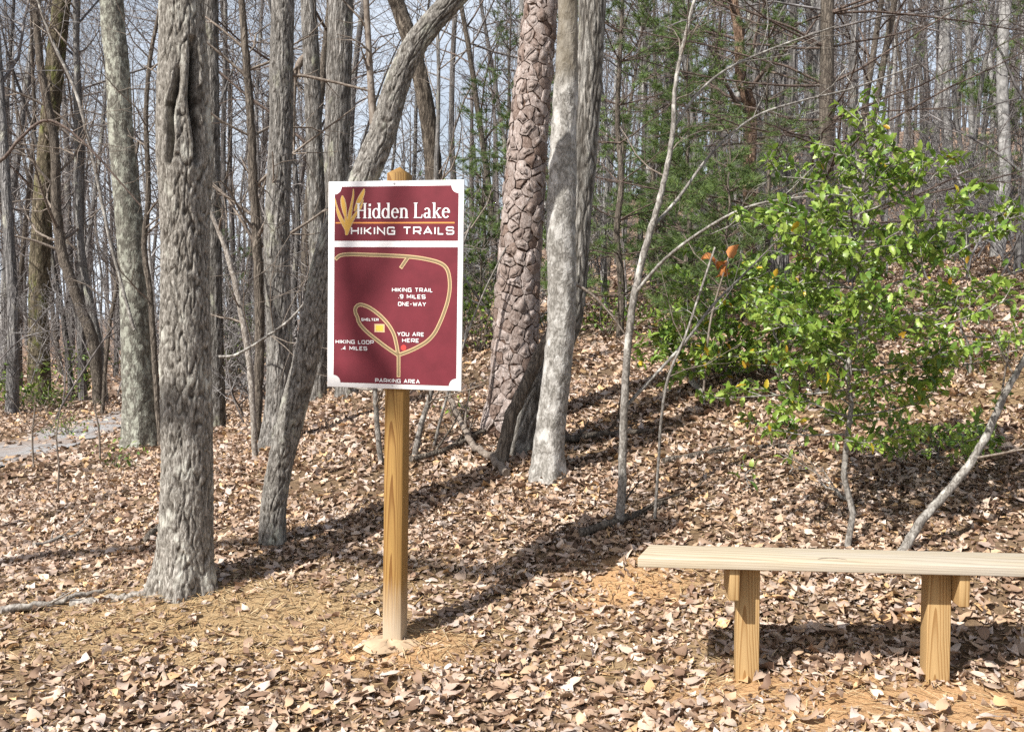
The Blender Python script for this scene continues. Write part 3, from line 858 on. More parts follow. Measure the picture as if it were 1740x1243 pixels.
PN = G(858, 762); PN_Y = max(PN[1], SM_Y + 1.05)
def pine():
    spec = [(862, 768, 78), (868, 690, 74), (874, 610, 73), (879, 520, 71), (884, 430, 68), (890, 330, 64), (898, 230, 60), (906, 140, 56), (914, 60, 53), (922, -20, 51), (932, -120, 49)]
    path = px_path(spec, PN_Y)
    path[0, 2] = gz(path[0, 0], path[0, 1])
    low = path[0].copy(); low[2] -= 0.15
    full = extend_up(np.vstack([low, path]), 15, 0.9)
    t = thing('flaky_pine', 'tall pine with thick reddish flaky bark plates leaning behind the smooth trunk', 'tree', path[0, :3])
    mb, rp = trunk_mesh(full, 0.04, 40, 'smooth', 0.006, (0.2, 0.25, 5, 0), None, 3, 5.2)
    tr = part('trunk', mb, M['pine_inner'], t)
    # bark plates: cells of a jittered running-bond grid on the trunk, each a raised, bevelled flake
    sp = catmull(full, 12); rp, s = resample(sp, 0.02)
    T, A, B = frames(rp[:, :3])
    rng = np.random.default_rng(44)
    cells = []
    rowh = 0.102
    smax = np.interp(5.3, rp[:, 2], s)
    nrow = int(smax / rowh)
    sites = []
    for i in range(-1, nrow + 1):
        ncol = 14
        for j in range(ncol):
            u = (j + 0.5 * (i % 2) + rng.uniform(-0.42, 0.42)) / ncol
            v = (i + 0.5 + rng.uniform(-0.48, 0.48)) * rowh
            sites.append((u, v))
    sites = np.array(sites)
    def clip(poly, n, c):
        out = []
        for k in range(len(poly)):
            a = poly[k]; b = poly[(k + 1) % len(poly)]
            da = a.dot(n) - c; db = b.dot(n) - c
            if da <= 0: out.append(a)
            if da * db < 0: out.append(a + (b - a) * da / (da - db))
        return out
    rest = MB(); made = 0
    plates = []
    for (u, v) in sites:
        if v < 0.12 or v > smax: continue
        R = float(np.interp(v, s, rp[:, 3])); C = 2 * math.pi * R
        me_ = np.array([u * C, v])
        poly = [me_ + np.array(q) for q in ((-0.08, -0.13), (0.08, -0.13), (0.08, 0.13), (-0.08, 0.13))]
        for du in (-1, 0, 1):
            other = np.stack([(sites[:, 0] + du) * C, sites[:, 1]], 1)
            dd = np.linalg.norm(other - me_, axis=1)
            for o in other[(dd < 0.32) & (dd > 1e-6)]:
                n = (o - me_) * np.array([1.0, 0.75]); n = n / np.linalg.norm(n)
                mid = (o + me_) / 2
                poly = clip(poly, n, mid.dot(n) - rng.choice([0.0012, 0.002, 0.003, 0.007]))
                if len(poly) < 3: break
            if len(poly) < 3: break
        if len(poly) < 3: continue
        poly = np.array(poly)
        # ragged outline
        pts = []
        for k in range(len(poly)):
            a = poly[k]; b = poly[(k + 1) % len(poly)]
            L = np.linalg.norm(b - a)
            if L < 0.006: pts.append(a); continue
            m = max(1, int(L / 0.022))
            for q in range(m):
                pts.append(a + (b - a) * q / m + (rng.normal(size=2) * 0.005 if q else 0))
        pts = np.array(pts); c2 = pts.mean(0)
        thick = rng.uniform(0.005, 0.018)
        tilt = rng.normal(size=2) * 0.035
        def to3(uv, h):
            i = np.interp(uv[:, 1], s, np.arange(len(s)))
            i0 = np.clip(i.astype(int), 0, len(s) - 2); f = (i - i0)[:, None]
            lerp = lambda X: X[i0] * (1 - f) + X[i0 + 1] * f
            Rr = lerp(rp[:, 3:4])[:, 0]
            Rr = Rr * (1 + 0.25 * np.exp(-uv[:, 1] / 0.2))
            thh = uv[:, 0] / C * 2 * math.pi
            return lerp(rp[:, :3]) + (Rr + h)[:, None] * (lerp(A) * np.cos(thh)[:, None] + lerp(B) * np.sin(thh)[:, None])
        n = len(pts)
        r0 = to3(pts, np.full(n, -0.006))
        h1 = thick + (pts - c2) @ tilt
        r1 = to3(pts, h1)
        ins = c2 + (pts - c2) * 0.90; md = c2 + (pts - c2) * 0.45
        t0 = to3(pts, h1 + 0.0002)
        r2 = to3(ins, thick + 0.0012 + (ins - c2) @ tilt); r3 = to3(md, thick + 0.0012 + (md - c2) @ tilt)
        cc = to3(c2[None], np.array([thick + 0.0012]))
        V = np.vstack([r0, r1, t0, r2, r3, cc])
        j = np.arange(n); jn = (j + 1) % n
        F4 = np.vstack([np.stack([j, jn, n + jn, n + j], 1), np.stack([2 * n + j, 2 * n + jn, 3 * n + jn, 3 * n + j], 1), np.stack([3 * n + j, 3 * n + jn, 4 * n + jn, 4 * n + j], 1)])
        F3 = np.stack([4 * n + j, 4 * n + jn, np.full(n, 5 * n)], 1)
        for lay in range(rng.integers(0, 3)):             # thinner flakes on the plate
            kk = rng.uniform(0.35, 0.75); oc = (rng.random(2) - 0.5) * 0.5 * (pts.max(0) - pts.min(0)) * (1 - kk)
            fl = c2 + oc + (pts - c2) * kk * rng.uniform(0.8, 1.15, (n, 1))
            hh_ = thick + 0.0035 * (lay + 1)
            a_ = to3(fl, np.full(n, hh_ - 0.004) + (fl - c2) @ tilt); b_ = to3(fl * 0.98 + 0.02 * fl.mean(0), np.full(n, hh_) + (fl - c2) @ tilt)
            m_ = b_.mean(0)[None]; o_ = len(V)
            V = np.vstack([V, a_, b_, m_])
            F4 = np.vstack([F4, np.stack([o_ + j, o_ + jn, o_ + n + jn, o_ + n + j], 1)])
            F3 = np.vstack([F3, np.stack([o_ + n + j, o_ + n + jn, np.full(n, o_ + 2 * n)], 1)])
        facing = cc[0] - np.array([np.interp(c2[1], s, rp[:, k]) for k in range(3)])
        plates.append((facing[1], V, F4, F3))
    plates.sort(key=lambda q: q[0])
    for k, (fy, V, F4, F3) in enumerate(plates):
        if k < 295 and fy < 0.06:
            pm = MB().add(V, F4, F3)
            link('bark_plate', pm.mesh('bark_plate', M['pine_plate'], True, np.array(t.location[:])), tr)
        else:
            rest.add(V, F4, F3)
    if rest.n:
        o = link('bark_plates', rest.mesh('bark_plates', M['pine_plate'], True, np.array(t.location[:])), tr)
        o['kind'] = 'stuff'
    mb = crown_branches(np.random.default_rng(4), full, 8, 14, 2.6)
    part('crown', mb, M['twig_dark'], t)
pine()
stem('leaning_log', 'dark rotting log propped slantwise between the pine and the ridged trunk', 'log',
     [(848, 765, 30), (870, 705, 27), (895, 650, 25), (915, 605, 24), (938, 560, 22), (955, 515, 18)], SM_Y + 0.30, M['bark_dark'], 14, SM_Y + 0.45)

# ------------------------------------------------------------------ sign
SIGN_W, SIGN_H, SIGN_T = 0.626, 0.915, 0.012
YAW = math.radians(12.9)
sb = G(671, 1085)
POST_L = 2.18 - sb[2] - 0.012
s_n = np.array([-math.sin(YAW), -math.cos(YAW), 0.0])       # board normal, toward the viewer
s_u = np.array([math.cos(YAW), -math.sin(YAW), 0.0])
TILT = math.radians(0.95)
s_v = np.array([0, 0, 1.0]) * math.cos(TILT) + s_u * math.sin(TILT)
s_u = s_u * math.cos(TILT) - np.array([0, 0, 1.0]) * math.sin(TILT)
RS = np.stack([s_u, -s_n, s_v], 1)                           # local x right, y away, z up
sign = thing('trail_sign', 'maroon and white hiking trails map board on a wooden post', 'sign', sb)
sign.rotation_euler = Matrix([[RS[i][j] for j in range(3)] for i in range(3)]).to_euler()

def local_part(name, mb, mat, parent, smooth=False):
    return link(name, mb.mesh(name, mat, smooth), parent)

def make_post():
    w = 0.089 / 2; b = 0.005
    prof = [(-w + b, -w), (w - b, -w), (w, -w + b), (w, w - b), (w - b, w), (-w + b, w), (-w, w - b), (-w, -w + b)]
    prof = np.array(prof)
    zs = [-0.25, 0.0, 0.4, 0.8, 1.2, 1.6, POST_L - 0.030, POST_L - 0.003]
    sc = [1, 1, 1, 1, 1, 1, 1, 0.14]
    rows = [np.column_stack([prof * k, np.full(8, z)]) for z, k in zip(zs, sc)]
    V = np.vstack(rows); n = 8
    i = np.arange(len(zs) - 1)[:, None]; j = np.arange(n)[None]; jn = (j + 1) % n
    F = np.stack([i * n + j, i * n + jn, (i + 1) * n + jn, (i + 1) * n + j], -1).reshape(-1, 4)
    top = (len(zs) - 1) * n
    mb = MB().add(np.vstack([V, [[0, 0, POST_L + 0.002]]]), F, [[top + k, top + (k + 1) % n, len(V)] for k in range(n)])
    return mb
local_part('post', make_post(), M['post_wood'], sign)
# sandy footing
def footing():
    rng = np.random.default_rng(2)
    V = []; n = 28
    for r, h in ((0.0, 0.014), (0.06, 0.013), (0.09, 0.009), (0.12, 0.0), (0.15, -0.03)):
        for k in range(n):
            a = k * 2 * math.pi / n
            q = r * (1 + 0.18 * math.sin(a * 3 + 1) + 0.1 * math.sin(a * 7))
            V.append((q * math.cos(a) * 0.9 - 0.02 + rng.normal() * 0.004, q * math.sin(a) * 0.75 - 0.03 + rng.normal() * 0.004, h * 0.75 + rng.normal() * 0.0018))
    V = np.array(V); i = np.arange(4)[:, None]; j = np.arange(n)[None]; jn = (j + 1) % n
    F = np.stack([i * n + j, i * n + jn, (i + 1) * n + jn, (i + 1) * n + j], -1).reshape(-1, 4)
    return MB().add(V, F[:, ::-1])
local_part('footing', footing(), M['sand'], sign, True)

BZ = 0.5 * (P(671, 655, sb[1])[2] + P(671, 314, sb[1])[2]) - sb[2]     # board centre height above the foot
BY = -(0.0445 + SIGN_T / 2 + 0.001)
bm_ = MB().box((0, BY, BZ), (SIGN_W, SIGN_T, SIGN_H), None, None, 0.0015)
board = local_part('board', bm_, M['sign_white'], sign)

# print on the board: pixel points of an enlarged view, turned into board coordinates
Q = np.array([[131, 155], [836, 122], [829, 1201], [112, 1194]], float)
def bc(x, y):
    u = v = 0.5
    for _ in range(12):
        p = (1 - u) * (1 - v) * Q[0] + u * (1 - v) * Q[1] + u * v * Q[2] + (1 - u) * v * Q[3]
        du = -(1 - v) * Q[0] + (1 - v) * Q[1] + v * Q[2] - v * Q[3]
        dv = -(1 - u) * Q[0] - u * Q[1] + u * Q[2] + (1 - u) * Q[3]
        s_ = np.linalg.solve(np.stack([du, dv], 1), np.array([x, y], float) - p)
        u += s_[0]; v += s_[1]
    return np.array([(u - 0.5) * SIGN_W, (0.5 - v) * SIGN_H])
MPX = SIGN_W / 708.0
FRONT = BY - SIGN_T / 2

class Print:
    """flat print: every piece a hair prouder than the last so no two faces share a plane"""
    def __init__(self, level):
        self.mb = MB(); self.h = level; self.k = 0
    def _y(self):
        self.k += 1
        return FRONT - self.h - 0.00003 * (self.k % 12)
    def poly(self, pts):
        """fan from centroid; pts in board coordinates"""
        pts = np.asarray(pts, float); c = pts.mean(0); y = self._y()
        V = np.array([(p[0], y, p[1] + BZ) for p in pts] + [(c[0], y, c[1] + BZ)])
        n = len(pts)
        self.mb.add(V, None, [[i, (i + 1) % n, n] for i in range(n)])
    def ribbon(self, pts, w, closed=False):
        pts = np.asarray(pts, float); n = len(pts)
        w = np.broadcast_to(np.asarray(w, float), (n,)) / 2
        L = []; R = []
        for i in range(n):
            a = pts[(i - 1) % n] if (i > 0 or closed) else None
            b = pts[(i + 1) % n] if (i < n - 1 or closed) else None
            d1 = unit(pts[i] - a) if a is not None else None
            d2 = unit(b - pts[i]) if b is not None else None
            if d1 is None: d1 = d2
            if d2 is None: d2 = d1
            n1 = np.array([-d1[1], d1[0]]); n2 = np.array([-d2[1], d2[0]])
            m = unit(n1 + n2); k = min(1.0 / max(0.35, m.dot(n1)), 2.2)
            L.append(pts[i] + m * w[i] * k); R.append(pts[i] - m * w[i] * k)
        y = self._y()
        V = np.array([(p[0], y, p[1] + BZ) for p in L + R])
        m = n if closed else n - 1
        F = [[i, n + i, n + (i + 1) % n, (i + 1) % n] for i in range(m)]
        self.mb.add(V, F)
    def build(self, name, mat, parent=None):
        return local_part(name, self.mb, mat, parent or board)

def field(corner, notch):
    """corner: 4 board points TL TR BR BL; notch radius per corner -> outline with concave quarter circles"""
    out = []
    cs = [np.array(c) for c in corner]
    for k in range(4):
        c = cs[k]; a = unit(cs[(k - 1) % 4] - c); b = unit(cs[(k + 1) % 4] - c); r = notch[k]
        if r <= 0: out.append(c); continue
        for t in np.linspace(0, math.pi / 2, 9):
            out.append(c + a * r * math.cos(t) + b * r * math.sin(t))
    return out
x0, x1 = bc(155, 700)[0], bc(806, 700)[0]
ht, hb = bc(480, 166)[1], bc(480, 442)[1]
mt, mbm = bc(480, 474)[1], bc(480, 1173)[1]
nr = 0.033
pr = Print(0.0006); pr.poly(field([(x0, ht), (x1, ht), (x1, hb), (x0, hb)], [nr, nr, 0, 0])); pr.build('heading_field', M['sign_maroon'])
pr = Print(0.0006); pr.poly(field([(x0, mt), (x1, mt), (x1, mbm), (x0, mbm)], [0, 0, nr, nr])); pr.build('map_field', M['sign_maroon'])

# square-cut wide lettering, strokes in a 1 x 1 cell (x right, y up)
c_ = 0.14
STROKES = {
 'H': [[(0, 0), (0, 1)], [(1, 0), (1, 1)], [(0, .5), (1, .5)]],
 'I': [[(0, 0), (0, 1)]],
 'K': [[(0, 0), (0, 1)], [(.95, 1), (.25, .5), (1, 0)], [(0, .5), (.3, .5)]],
 'N': [[(0, 0), (0, 1), (1, 0), (1, 1)]],
 'G': [[(1, .82), (1 - c_, 1), (c_, 1), (0, 1 - c_), (0, c_), (c_, 0), (1, 0), (1, .48), (.55, .48)]],
 'T': [[(0, 1), (1, 1)], [(.5, 1), (.5, 0)]],
 'R': [[(0, 0), (0, 1), (1 - c_, 1), (1, 1 - c_), (1, .5), (1 - c_, .4), (0, .4)], [(.5, .4), (1, 0)]],
 'A': [[(0, 0), (.5, 1), (1, 0)], [(.2, .3), (.8, .3)]],
 'L': [[(0, 1), (0, 0), (1, 0)]],
 'S': [[(1, .8), (1 - c_, 1), (c_, 1), (0, .88), (0, .62), (c_, .5), (1 - c_, .5), (1, .38), (1, .12), (1 - c_, 0), (c_, 0), (0, .2)]],
 'M': [[(0, 0), (0, 1), (.5, .25), (1, 1), (1, 0)]],
 'E': [[(1, 1), (0, 1), (0, 0), (1, 0)], [(0, .5), (.85, .5)]],
 'O': [[(c_, 0), (1 - c_, 0), (1, c_), (1, 1 - c_), (1 - c_, 1), (c_, 1), (0, 1 - c_), (0, c_), (c_, 0.0)]],
 'W': [[(0, 1), (.25, 0), (.5, .8), (.75, 0), (1, 1)]],
 'Y': [[(0, 1), (.5, .48), (1, 1)], [(.5, .48), (.5, 0)]],
 'U': [[(0, 1), (0, c_), (c_, 0), (1 - c_, 0), (1, c_), (1, 1)]],
 'P': [[(0, 0), (0, 1), (1 - c_, 1), (1, 1 - c_), (1, .5), (1 - c_, .38), (0, .38)]],
 '9': [[(.95, .5), (c_, .45), (0, .6), (0, .88), (c_, 1), (1 - c_, 1), (1, .88), (1, .15), (1 - c_, 0), (.1, 0)]],
 '4': [[(.72, 0), (.72, 1), (0, .28), (1, .28)]],
 '-': [[(.1, .48), (.9, .48)]],
 '.': [[(0, 0), (0, .14)]],
}
WID = {'I': 0.0, '.': 0.0, 'L': .62, 'M': 1.0, 'W': 1.25, 'E': .72, 'T': .9, '-': .55, 'A': 1.0, 'Y': .95, '4': .8, '9': .75}
def write(pr, text, cx, cy, width, cap, ratio=1.0, sw=0.2):
    """text centred at board point (cx, cy)"""
    gap = 0.42
    adv = 0; pos = []
    for ch in text:
        if ch == ' ': adv += 0.75; continue
        pos.append((ch, adv)); adv += WID.get(ch, .88) * ratio + gap
    adv -= gap
    k = width / (adv + sw)
    for ch, a in pos:
        w = WID.get(ch, .88) * ratio
        for st in STROKES[ch]:
            pts = [(cx - width / 2 + (a + sw / 2 + q[0] * w) * k, cy - cap / 2 + sw * cap / 2 + q[1] * cap * (1 - sw)) for q in st]
            pr.ribbon(pts, min(sw * cap, sw * k * 1.25))
WH = [('heading_lettering', [('HIKING TRAILS', 519, 390, 540, 40, 0.175)]),
      ('map_lettering', [('HIKING TRAIL', 573, 689, 212, 21, .185), ('.9 MILES', 571, 723, 142, 21, .185), ('ONE-WAY', 572, 761, 146, 21, .185), ('SHELTER', 348, 846, 92, 14, .20),
                         ('YOU ARE', 564, 915, 140, 20, .185), ('HERE', 564, 947, 88, 20, .185), ('HIKING LOOP', 265, 962, 205, 20, .185), ('.4 MILES', 262, 994, 140, 20, .185), ('PARKING AREA', 494, 1156, 235, 20, .185)])]
for nm, items in WH:
    for (txt, x, y, w, cap, sw) in items:
        pr = Print(0.0022)
        p = bc(x, y)
        write(pr, txt, p[0], p[1], w * MPX, cap * MPX, 1.0, sw)
        pr.build('lettering', M['sign_white'])

def serif_text():
    pr = Print(0.0024)
    p = bc(278, 333); q = bc(768, 320)
    k = 76 * MPX                                     # cap height
    base = 0.5 * (p[1] + q[1]); X = [p[0]]
    total = q[0] - p[0]
    st, th, sh = .155, .06, .055
    def glyph(ch):
        g = []      # list of (pts, widths)
        def stemv(x, y0, y1, l=1, r=1, bot=True, top=True):
            g.append(([(x, y0), (x, y1)], st))
            if bot: g.append(([(x - .15 * l, y0 + sh / 2), (x + .15 * r, y0 + sh / 2)], sh))
            if top: g.append(([(x - .15 * l, y1 - sh / 2), (x + .15 * r, y1 - sh / 2)], sh))
        def arc(cx, cy, rx, ry, a0, a1, n=16, thick=st, thin=th):
            t = np.radians(np.linspace(a0, a1, n))
            pts = [(cx + rx * math.cos(a), cy + ry * math.sin(a)) for a in t]
            w = [thin + (thick - thin) * abs(math.cos(a)) ** 1.3 for a in t]
            g.append((pts, w))
        if ch == 'H':
            stemv(.17, 0, 1); stemv(.68, 0, 1); g.append(([(.17, .52), (.68, .52)], .07)); w = .88
        elif ch == 'i':
            stemv(.17, 0, .66, 1, 1, True, False); g.append(([(.02, .63), (.17, .63)], sh)); g.append(([(.17, .79), (.17, .95)], .17)); w = .36
        elif ch == 'd':
            arc(.29, .33, .22, .31, 35, 325); stemv(.53, 0, 1, .3, 1, True, False); g.append(([(.38, .97), (.53, .97)], sh)); w = .72
        elif ch == 'e':
            arc(.31, .33, .23, .31, 0, 320); g.append(([(.1, .38), (.56, .38)], .06)); w = .62
        elif ch == 'n':
            stemv(.17, 0, .66, 1, 1, True, False); g.append(([(.02, .63), (.17, .63)], sh)); arc(.36, .42, .19, .22, 170, 0); stemv(.56, 0, .42, 1, 1, True, False); w = .76
        elif ch == 'L':
            stemv(.19, 0, 1); g.append(([(.19, .03), (.66, .03), (.70, .24)], [.06, .06, .05])); w = .78
        elif ch == 'a':
            stemv(.44, 0, .45, .1, 1, True, False); arc(.27, .45, .17, .19, 0, 155, thick=.13); arc(.25, .17, .16, .15, 60, 330); w = .64
        elif ch == 'k':
            stemv(.17, 0, 1, 1, 1, True, False); g.append(([(.02, .97), (.17, .97)], sh)); g.append(([(.22, .3), (.55, .63)], .07)); g.append(([(.32, .38), (.58, .03)], .13)); g.append(([(.42, .63), (.68, .63)], sh)); g.append(([(.44, .028), (.74, .028)], sh)); w = .74
        return g, w
    text = 'Hidden Lake'
    adv = 0; items = []
    for ch in text:
        if ch == ' ': adv += .30; continue
        g, w = glyph(ch); items.append((g, adv)); adv += w + .015
    kx = total / adv
    for g, a in items:
        for pts, w in g:
            P2 = [(p[0] + (a + x) * kx, base + y * k) for x, y in pts]
            pr.ribbon(P2, np.asarray(w) * 0.5 * (kx + k))
    pr.build('lettering', M['sign_white'])
serif_text()

pr = Print(0.0012); pr.ribbon([bc(167, 361), bc(790, 341)], 7 * MPX); pr.build('gold_rule', M['sign_orange'])
# trails: pale edge, olive core
TR = {
 'top': [(163, 546), (192, 524), (250, 517), (330, 517), (400, 517), (480, 518), (545, 520), (600, 524), (650, 531), (700, 542), (735, 558), (756, 585), (766, 630), (767, 680), (757, 740), (738, 800), (716, 855), (690, 905), (655, 945), (612, 974), (560, 1000), (508, 1020)],
 'spur': [(550, 524), (530, 552), (511, 580)],
 'loop': [(497, 1016), (489, 970), (476, 920), (452, 877), (420, 840), (382, 808), (345, 785), (312, 773), (288, 773), (271, 788), (270, 812), (281, 836), (286, 856), (305, 884), (345, 920), (390, 953), (440, 988), (495, 1022)],
 'stem': [(500, 1018), (500, 1137)]}
e_ = Print(0.0010); i_ = Print(0.0017)
for nm, pts in TR.items():
    a = np.array([bc(*q) for q in pts])
    a = catmull(a, 4) if len(a) > 3 else a
    e_.ribbon(a, 19 * MPX)
    d0 = unit(a[0] - a[1]); d1 = unit(a[-1] - a[-2])
    b = a.copy()
    if nm in ('top',): b[0] = a[0] - d0 * 5 * MPX
    if nm in ('spur', 'stem'): b[-1] = a[-1] - d1 * 5 * MPX
    i_.ribbon(b, 10.5 * MPX)
e_.build('trail_edge', M['sign_cream']); i_.build('trail_line', M['sign_olive'])
def rect(x0, y0, x1, y1): return [bc(x0, y0), bc(x1, y0), bc(x1, y1), bc(x0, y1)]
pr = Print(0.0012); pr.poly(rect(372, 867, 426, 909)); pr.build('shelter_edge', M['sign_cream'])
pr = Print(0.0019); pr.poly(rect(380, 874, 418, 902)); pr.build('shelter_square', M['sign_yellow'])
c0 = bc(527, 985); pr = Print(0.0014); pr.poly([c0 + 14 * MPX * np.array([math.cos(a), math.sin(a)]) for a in np.linspace(0, 2 * math.pi, 20, endpoint=False)]); pr.build('location_dot', M['sign_red'])
# cattail emblem
def leafshape(pr, axis, widths):
    a = catmull(np.array([bc(*q) for q in axis]), 5)
    t = np.linspace(0, 1, len(a)); w = np.interp(t, np.linspace(0, 1, len(widths)), widths) * MPX
    pr.ribbon(a, w)
wh = Print(0.0012); go = Print(0.0019)
for axis, wd_ in [
        ([(204, 222), (207, 250), (214, 290), (222, 335)], [2, 26, 32, 26, 6]),
        ([(322, 184), (312, 210), (293, 248), (268, 300)], [2, 20, 30, 28, 6]),
        ([(164, 238), (176, 285), (195, 330), (222, 372)], [3, 9, 12, 8]),
        ([(172, 290), (185, 330), (205, 362), (224, 400)], [3, 9, 14, 10]),
        ([(264, 186), (262, 225), (252, 275), (243, 320), (228, 400)], [2, 10, 16, 24, 20]),
        ([(316, 240), (300, 282), (272, 318), (248, 358), (226, 418)], [2, 12, 18, 22, 14]),
        ([(222, 330), (226, 370), (224, 422)], [14, 26, 10])]:
    leafshape(wh, axis, [q * 0.82 + 3.5 for q in wd_]); leafshape(go, axis, [max(0.5, q * 0.62) for q in wd_])
wh.build('emblem_outline', M['sign_cream']); go.build('emblem', M['sign_gold'])
for (x, y) in [(478, 153), (466, 1180)]:
    c0 = bc(x, y); mb = MB()
    mb.tube(np.array([[c0[0], FRONT + 0.002, c0[1] + BZ], [c0[0], FRONT - 0.0025, c0[1] + BZ]]), [0.0045, 0.0035], 10, None, True)
    local_part('screw', mb, M['steel'], board)

# ------------------------------------------------------------------ bench
def bench():
    # plank corners from the photograph, at seat height
    zt = 0.57
    def at_z(px, py, z):
        d = ray(px, py); k = (z - CAM_Z) / d[2]
        return np.array([0, 0, CAM_Z]) + d * k
    a = at_z(1083, 947, zt); nl = at_z(1272, 955, zt); nl[2] = gz(nl[0], nl[1]); print('bench seat height', zt - nl[2], 'depth', a[1])
    b = at_z(1738, 963, zt); c = at_z(1113, 927, zt)
    ux = unit(b - a); uy = np.array([-ux[1], ux[0], 0])
    if uy[1] < 0: uy = -uy
    R = np.stack([ux, uy, [0, 0, 1]], 1)
    dep = 0.235
    xa = 0.028
    org = a + ux * xa
    org[2] = zt
    t = thing('plank_bench', 'plain wooden plank bench on two square legs beside the sign', 'bench', (org[0], org[1], nl[2]))
    t.rotation_euler = (0, 0, math.atan2(ux[1], ux[0]))
    def loc(p): return R.T @ (p - org)
    legx = []
    for px in (1272, 1597):
        d = ray(px, 1000)
        # intersect with the plane uy = 0.05
        o = np.array([0, 0, CAM_Z]); k = ((org + uy * 0.105 - o).dot(uy)) / d.dot(uy)
        legx.append(loc(o + d * k)[0])
    L = legx[0] + legx[1]
    H = zt - nl[2]
    # seat
    mb = MB()
    nx, ny = 40, 8
    rng = np.random.default_rng(9)
    mb.box((L / 2, dep / 2, H - 0.019), (L, dep, 0.038), None, None, 0.004)
    mb.V[0][:, 0] += np.where(mb.V[0][:, 0] < L / 2, 0.055 * (mb.V[0][:, 1] / dep - 0.5), 0)      # the sawn end is not quite square
    link('seat', mb.mesh('seat', M['plank_wood'], False), t)
    mb = MB()
    for k, lx in enumerate(legx):
        g = gz(*(org + ux * lx + uy * 0.1)[:2]) - nl[2]
        hgt = H - 0.038 - (g - 0.25) - 0.001
        lb = MB().box((0, 0, 0), (0.089, 0.089, hgt), None, None, 0.004)
        o = link('leg', lb.mesh('leg', M['leg_wood'], False), t, (lx, 0.105 + 0.0445, H - 0.039 - hgt / 2))
        sgn = -1 if k == 0 else 1
        cb = MB().box((0, 0, 0), (0.038, dep * 0.9, 0.125), None, None, 0.003)
        o = link('cleat', cb.mesh('cleat', M['leg_wood'], False), t, (lx + sgn * (0.0445 + 0.019 + 0.001), dep * 0.5 + 0.008, H - 0.039 - 0.0625))
    # dark check in the plank
    q = loc(at_z(1415, 951, zt)); ck = [(q[0] + d_ * 0.001, q[1] + 0.03 - 0.00006 * (d_ ** 2) * 0.12, H + 0.0008) for d_ in range(-55, 60, 10)]
    link('crack', MB().tube(np.array(ck), [0.0004] + [0.0016] * (len(ck) - 2) + [0.0004], 5).mesh('crack', M['twig_dark']), t)
    return t
bench()

# ------------------------------------------------------------------ saplings near the clearing
SAP = G(1053, 893)
sp_t = stem('sapling', 'slender pale sapling with long arching branches left of the green holly', 'sapling',
     [(1050, 893, 21), (1056, 840, 18), (1058, 780, 17), (1061, 690, 16), (1066, 600, 15), (1075, 520, 15), (1092, 440, 14), (1112, 370, 13), (1130, 300, 11), (1143, 225, 10), (1147, 150, 9), (1160, 80, 8), (1180, 0, 7), (1195, -70, 5)],
     SAP[1], M['bark_sapling'], 12, None, 6, 0.5, 33, None, M['twig'], 0.5)
for br in [[(1106, 388, 7), (1150, 340, 6), (1210, 260, 5), (1280, 200, 4.5), (1360, 172, 4), (1450, 150, 4), (1560, 110, 2.5)],
           [(1078, 500, 7), (1130, 440, 6), (1200, 388, 5.5), (1270, 352, 4.5), (1350, 336, 3.5), (1430, 332, 2.5)],
           [(1064, 690, 7), (1110, 640, 6), (1165, 580, 6), (1210, 520, 5), (1260, 470, 4), (1330, 400, 3)],
           [(1146, 215, 6), (1185, 160, 5), (1235, 118, 5), (1320, 80, 4), (1420, 45, 3)]]:
    pts = np.array([[*P(q[0], q[1], SAP[1] + 0.12 * i * (1 if br[0][1] != 500 else -1)), 0.5 * q[2] * SAP[1] / FPX] for i, q in enumerate(br)])
    c = catmull(pts, 6); mb = MB().tube(c[:, :3], c[:, 3], 6)
    r2 = np.random.default_rng(int(br[0][0]))
    for q in range(7):
        i = min(int(len(c) * r2.uniform(0.3, 0.97)), len(c) - 2)
        dl = unit(c[i + 1, :3] - c[i, :3]); sd = unit(np.cross(dl, r2.normal(size=3)))
        grow(mb, r2, c[i, :3], unit(dl + 0.8 * sd), r2.uniform(0.15, 0.5), 0.003, 1, 2, 0.02, 0.2, (3, 3, 2), tipr=0.0013)
    part('branch', mb, M['bark_sapling'], sp_t)
stem('leaning_sapling', 'lichened bare stem leaning out over the bench to the right', 'sapling',
     [(1527, 940, 21), (1562, 890, 19), (1610, 835, 18), (1650, 785, 17), (1680, 730, 16), (1710, 665, 14), (1740, 610, 12), (1780, 520, 10), (1800, 400, 8)], G(1527, 940)[1], M['bark_sapling'], 10, None, 3, 0.4, 35)
stem('wand_sapling', 'hair thin wand of a sapling between the pale sapling and the holly', 'sapling',
     [(1112, 890, 7), (1118, 800, 6), (1124, 710, 6), (1136, 640, 6), (1165, 570, 5), (1195, 480, 5), (1215, 420, 4)], G(1112, 885)[1], M['bark_sapling'], 6, None, 4, 0.4, 36)
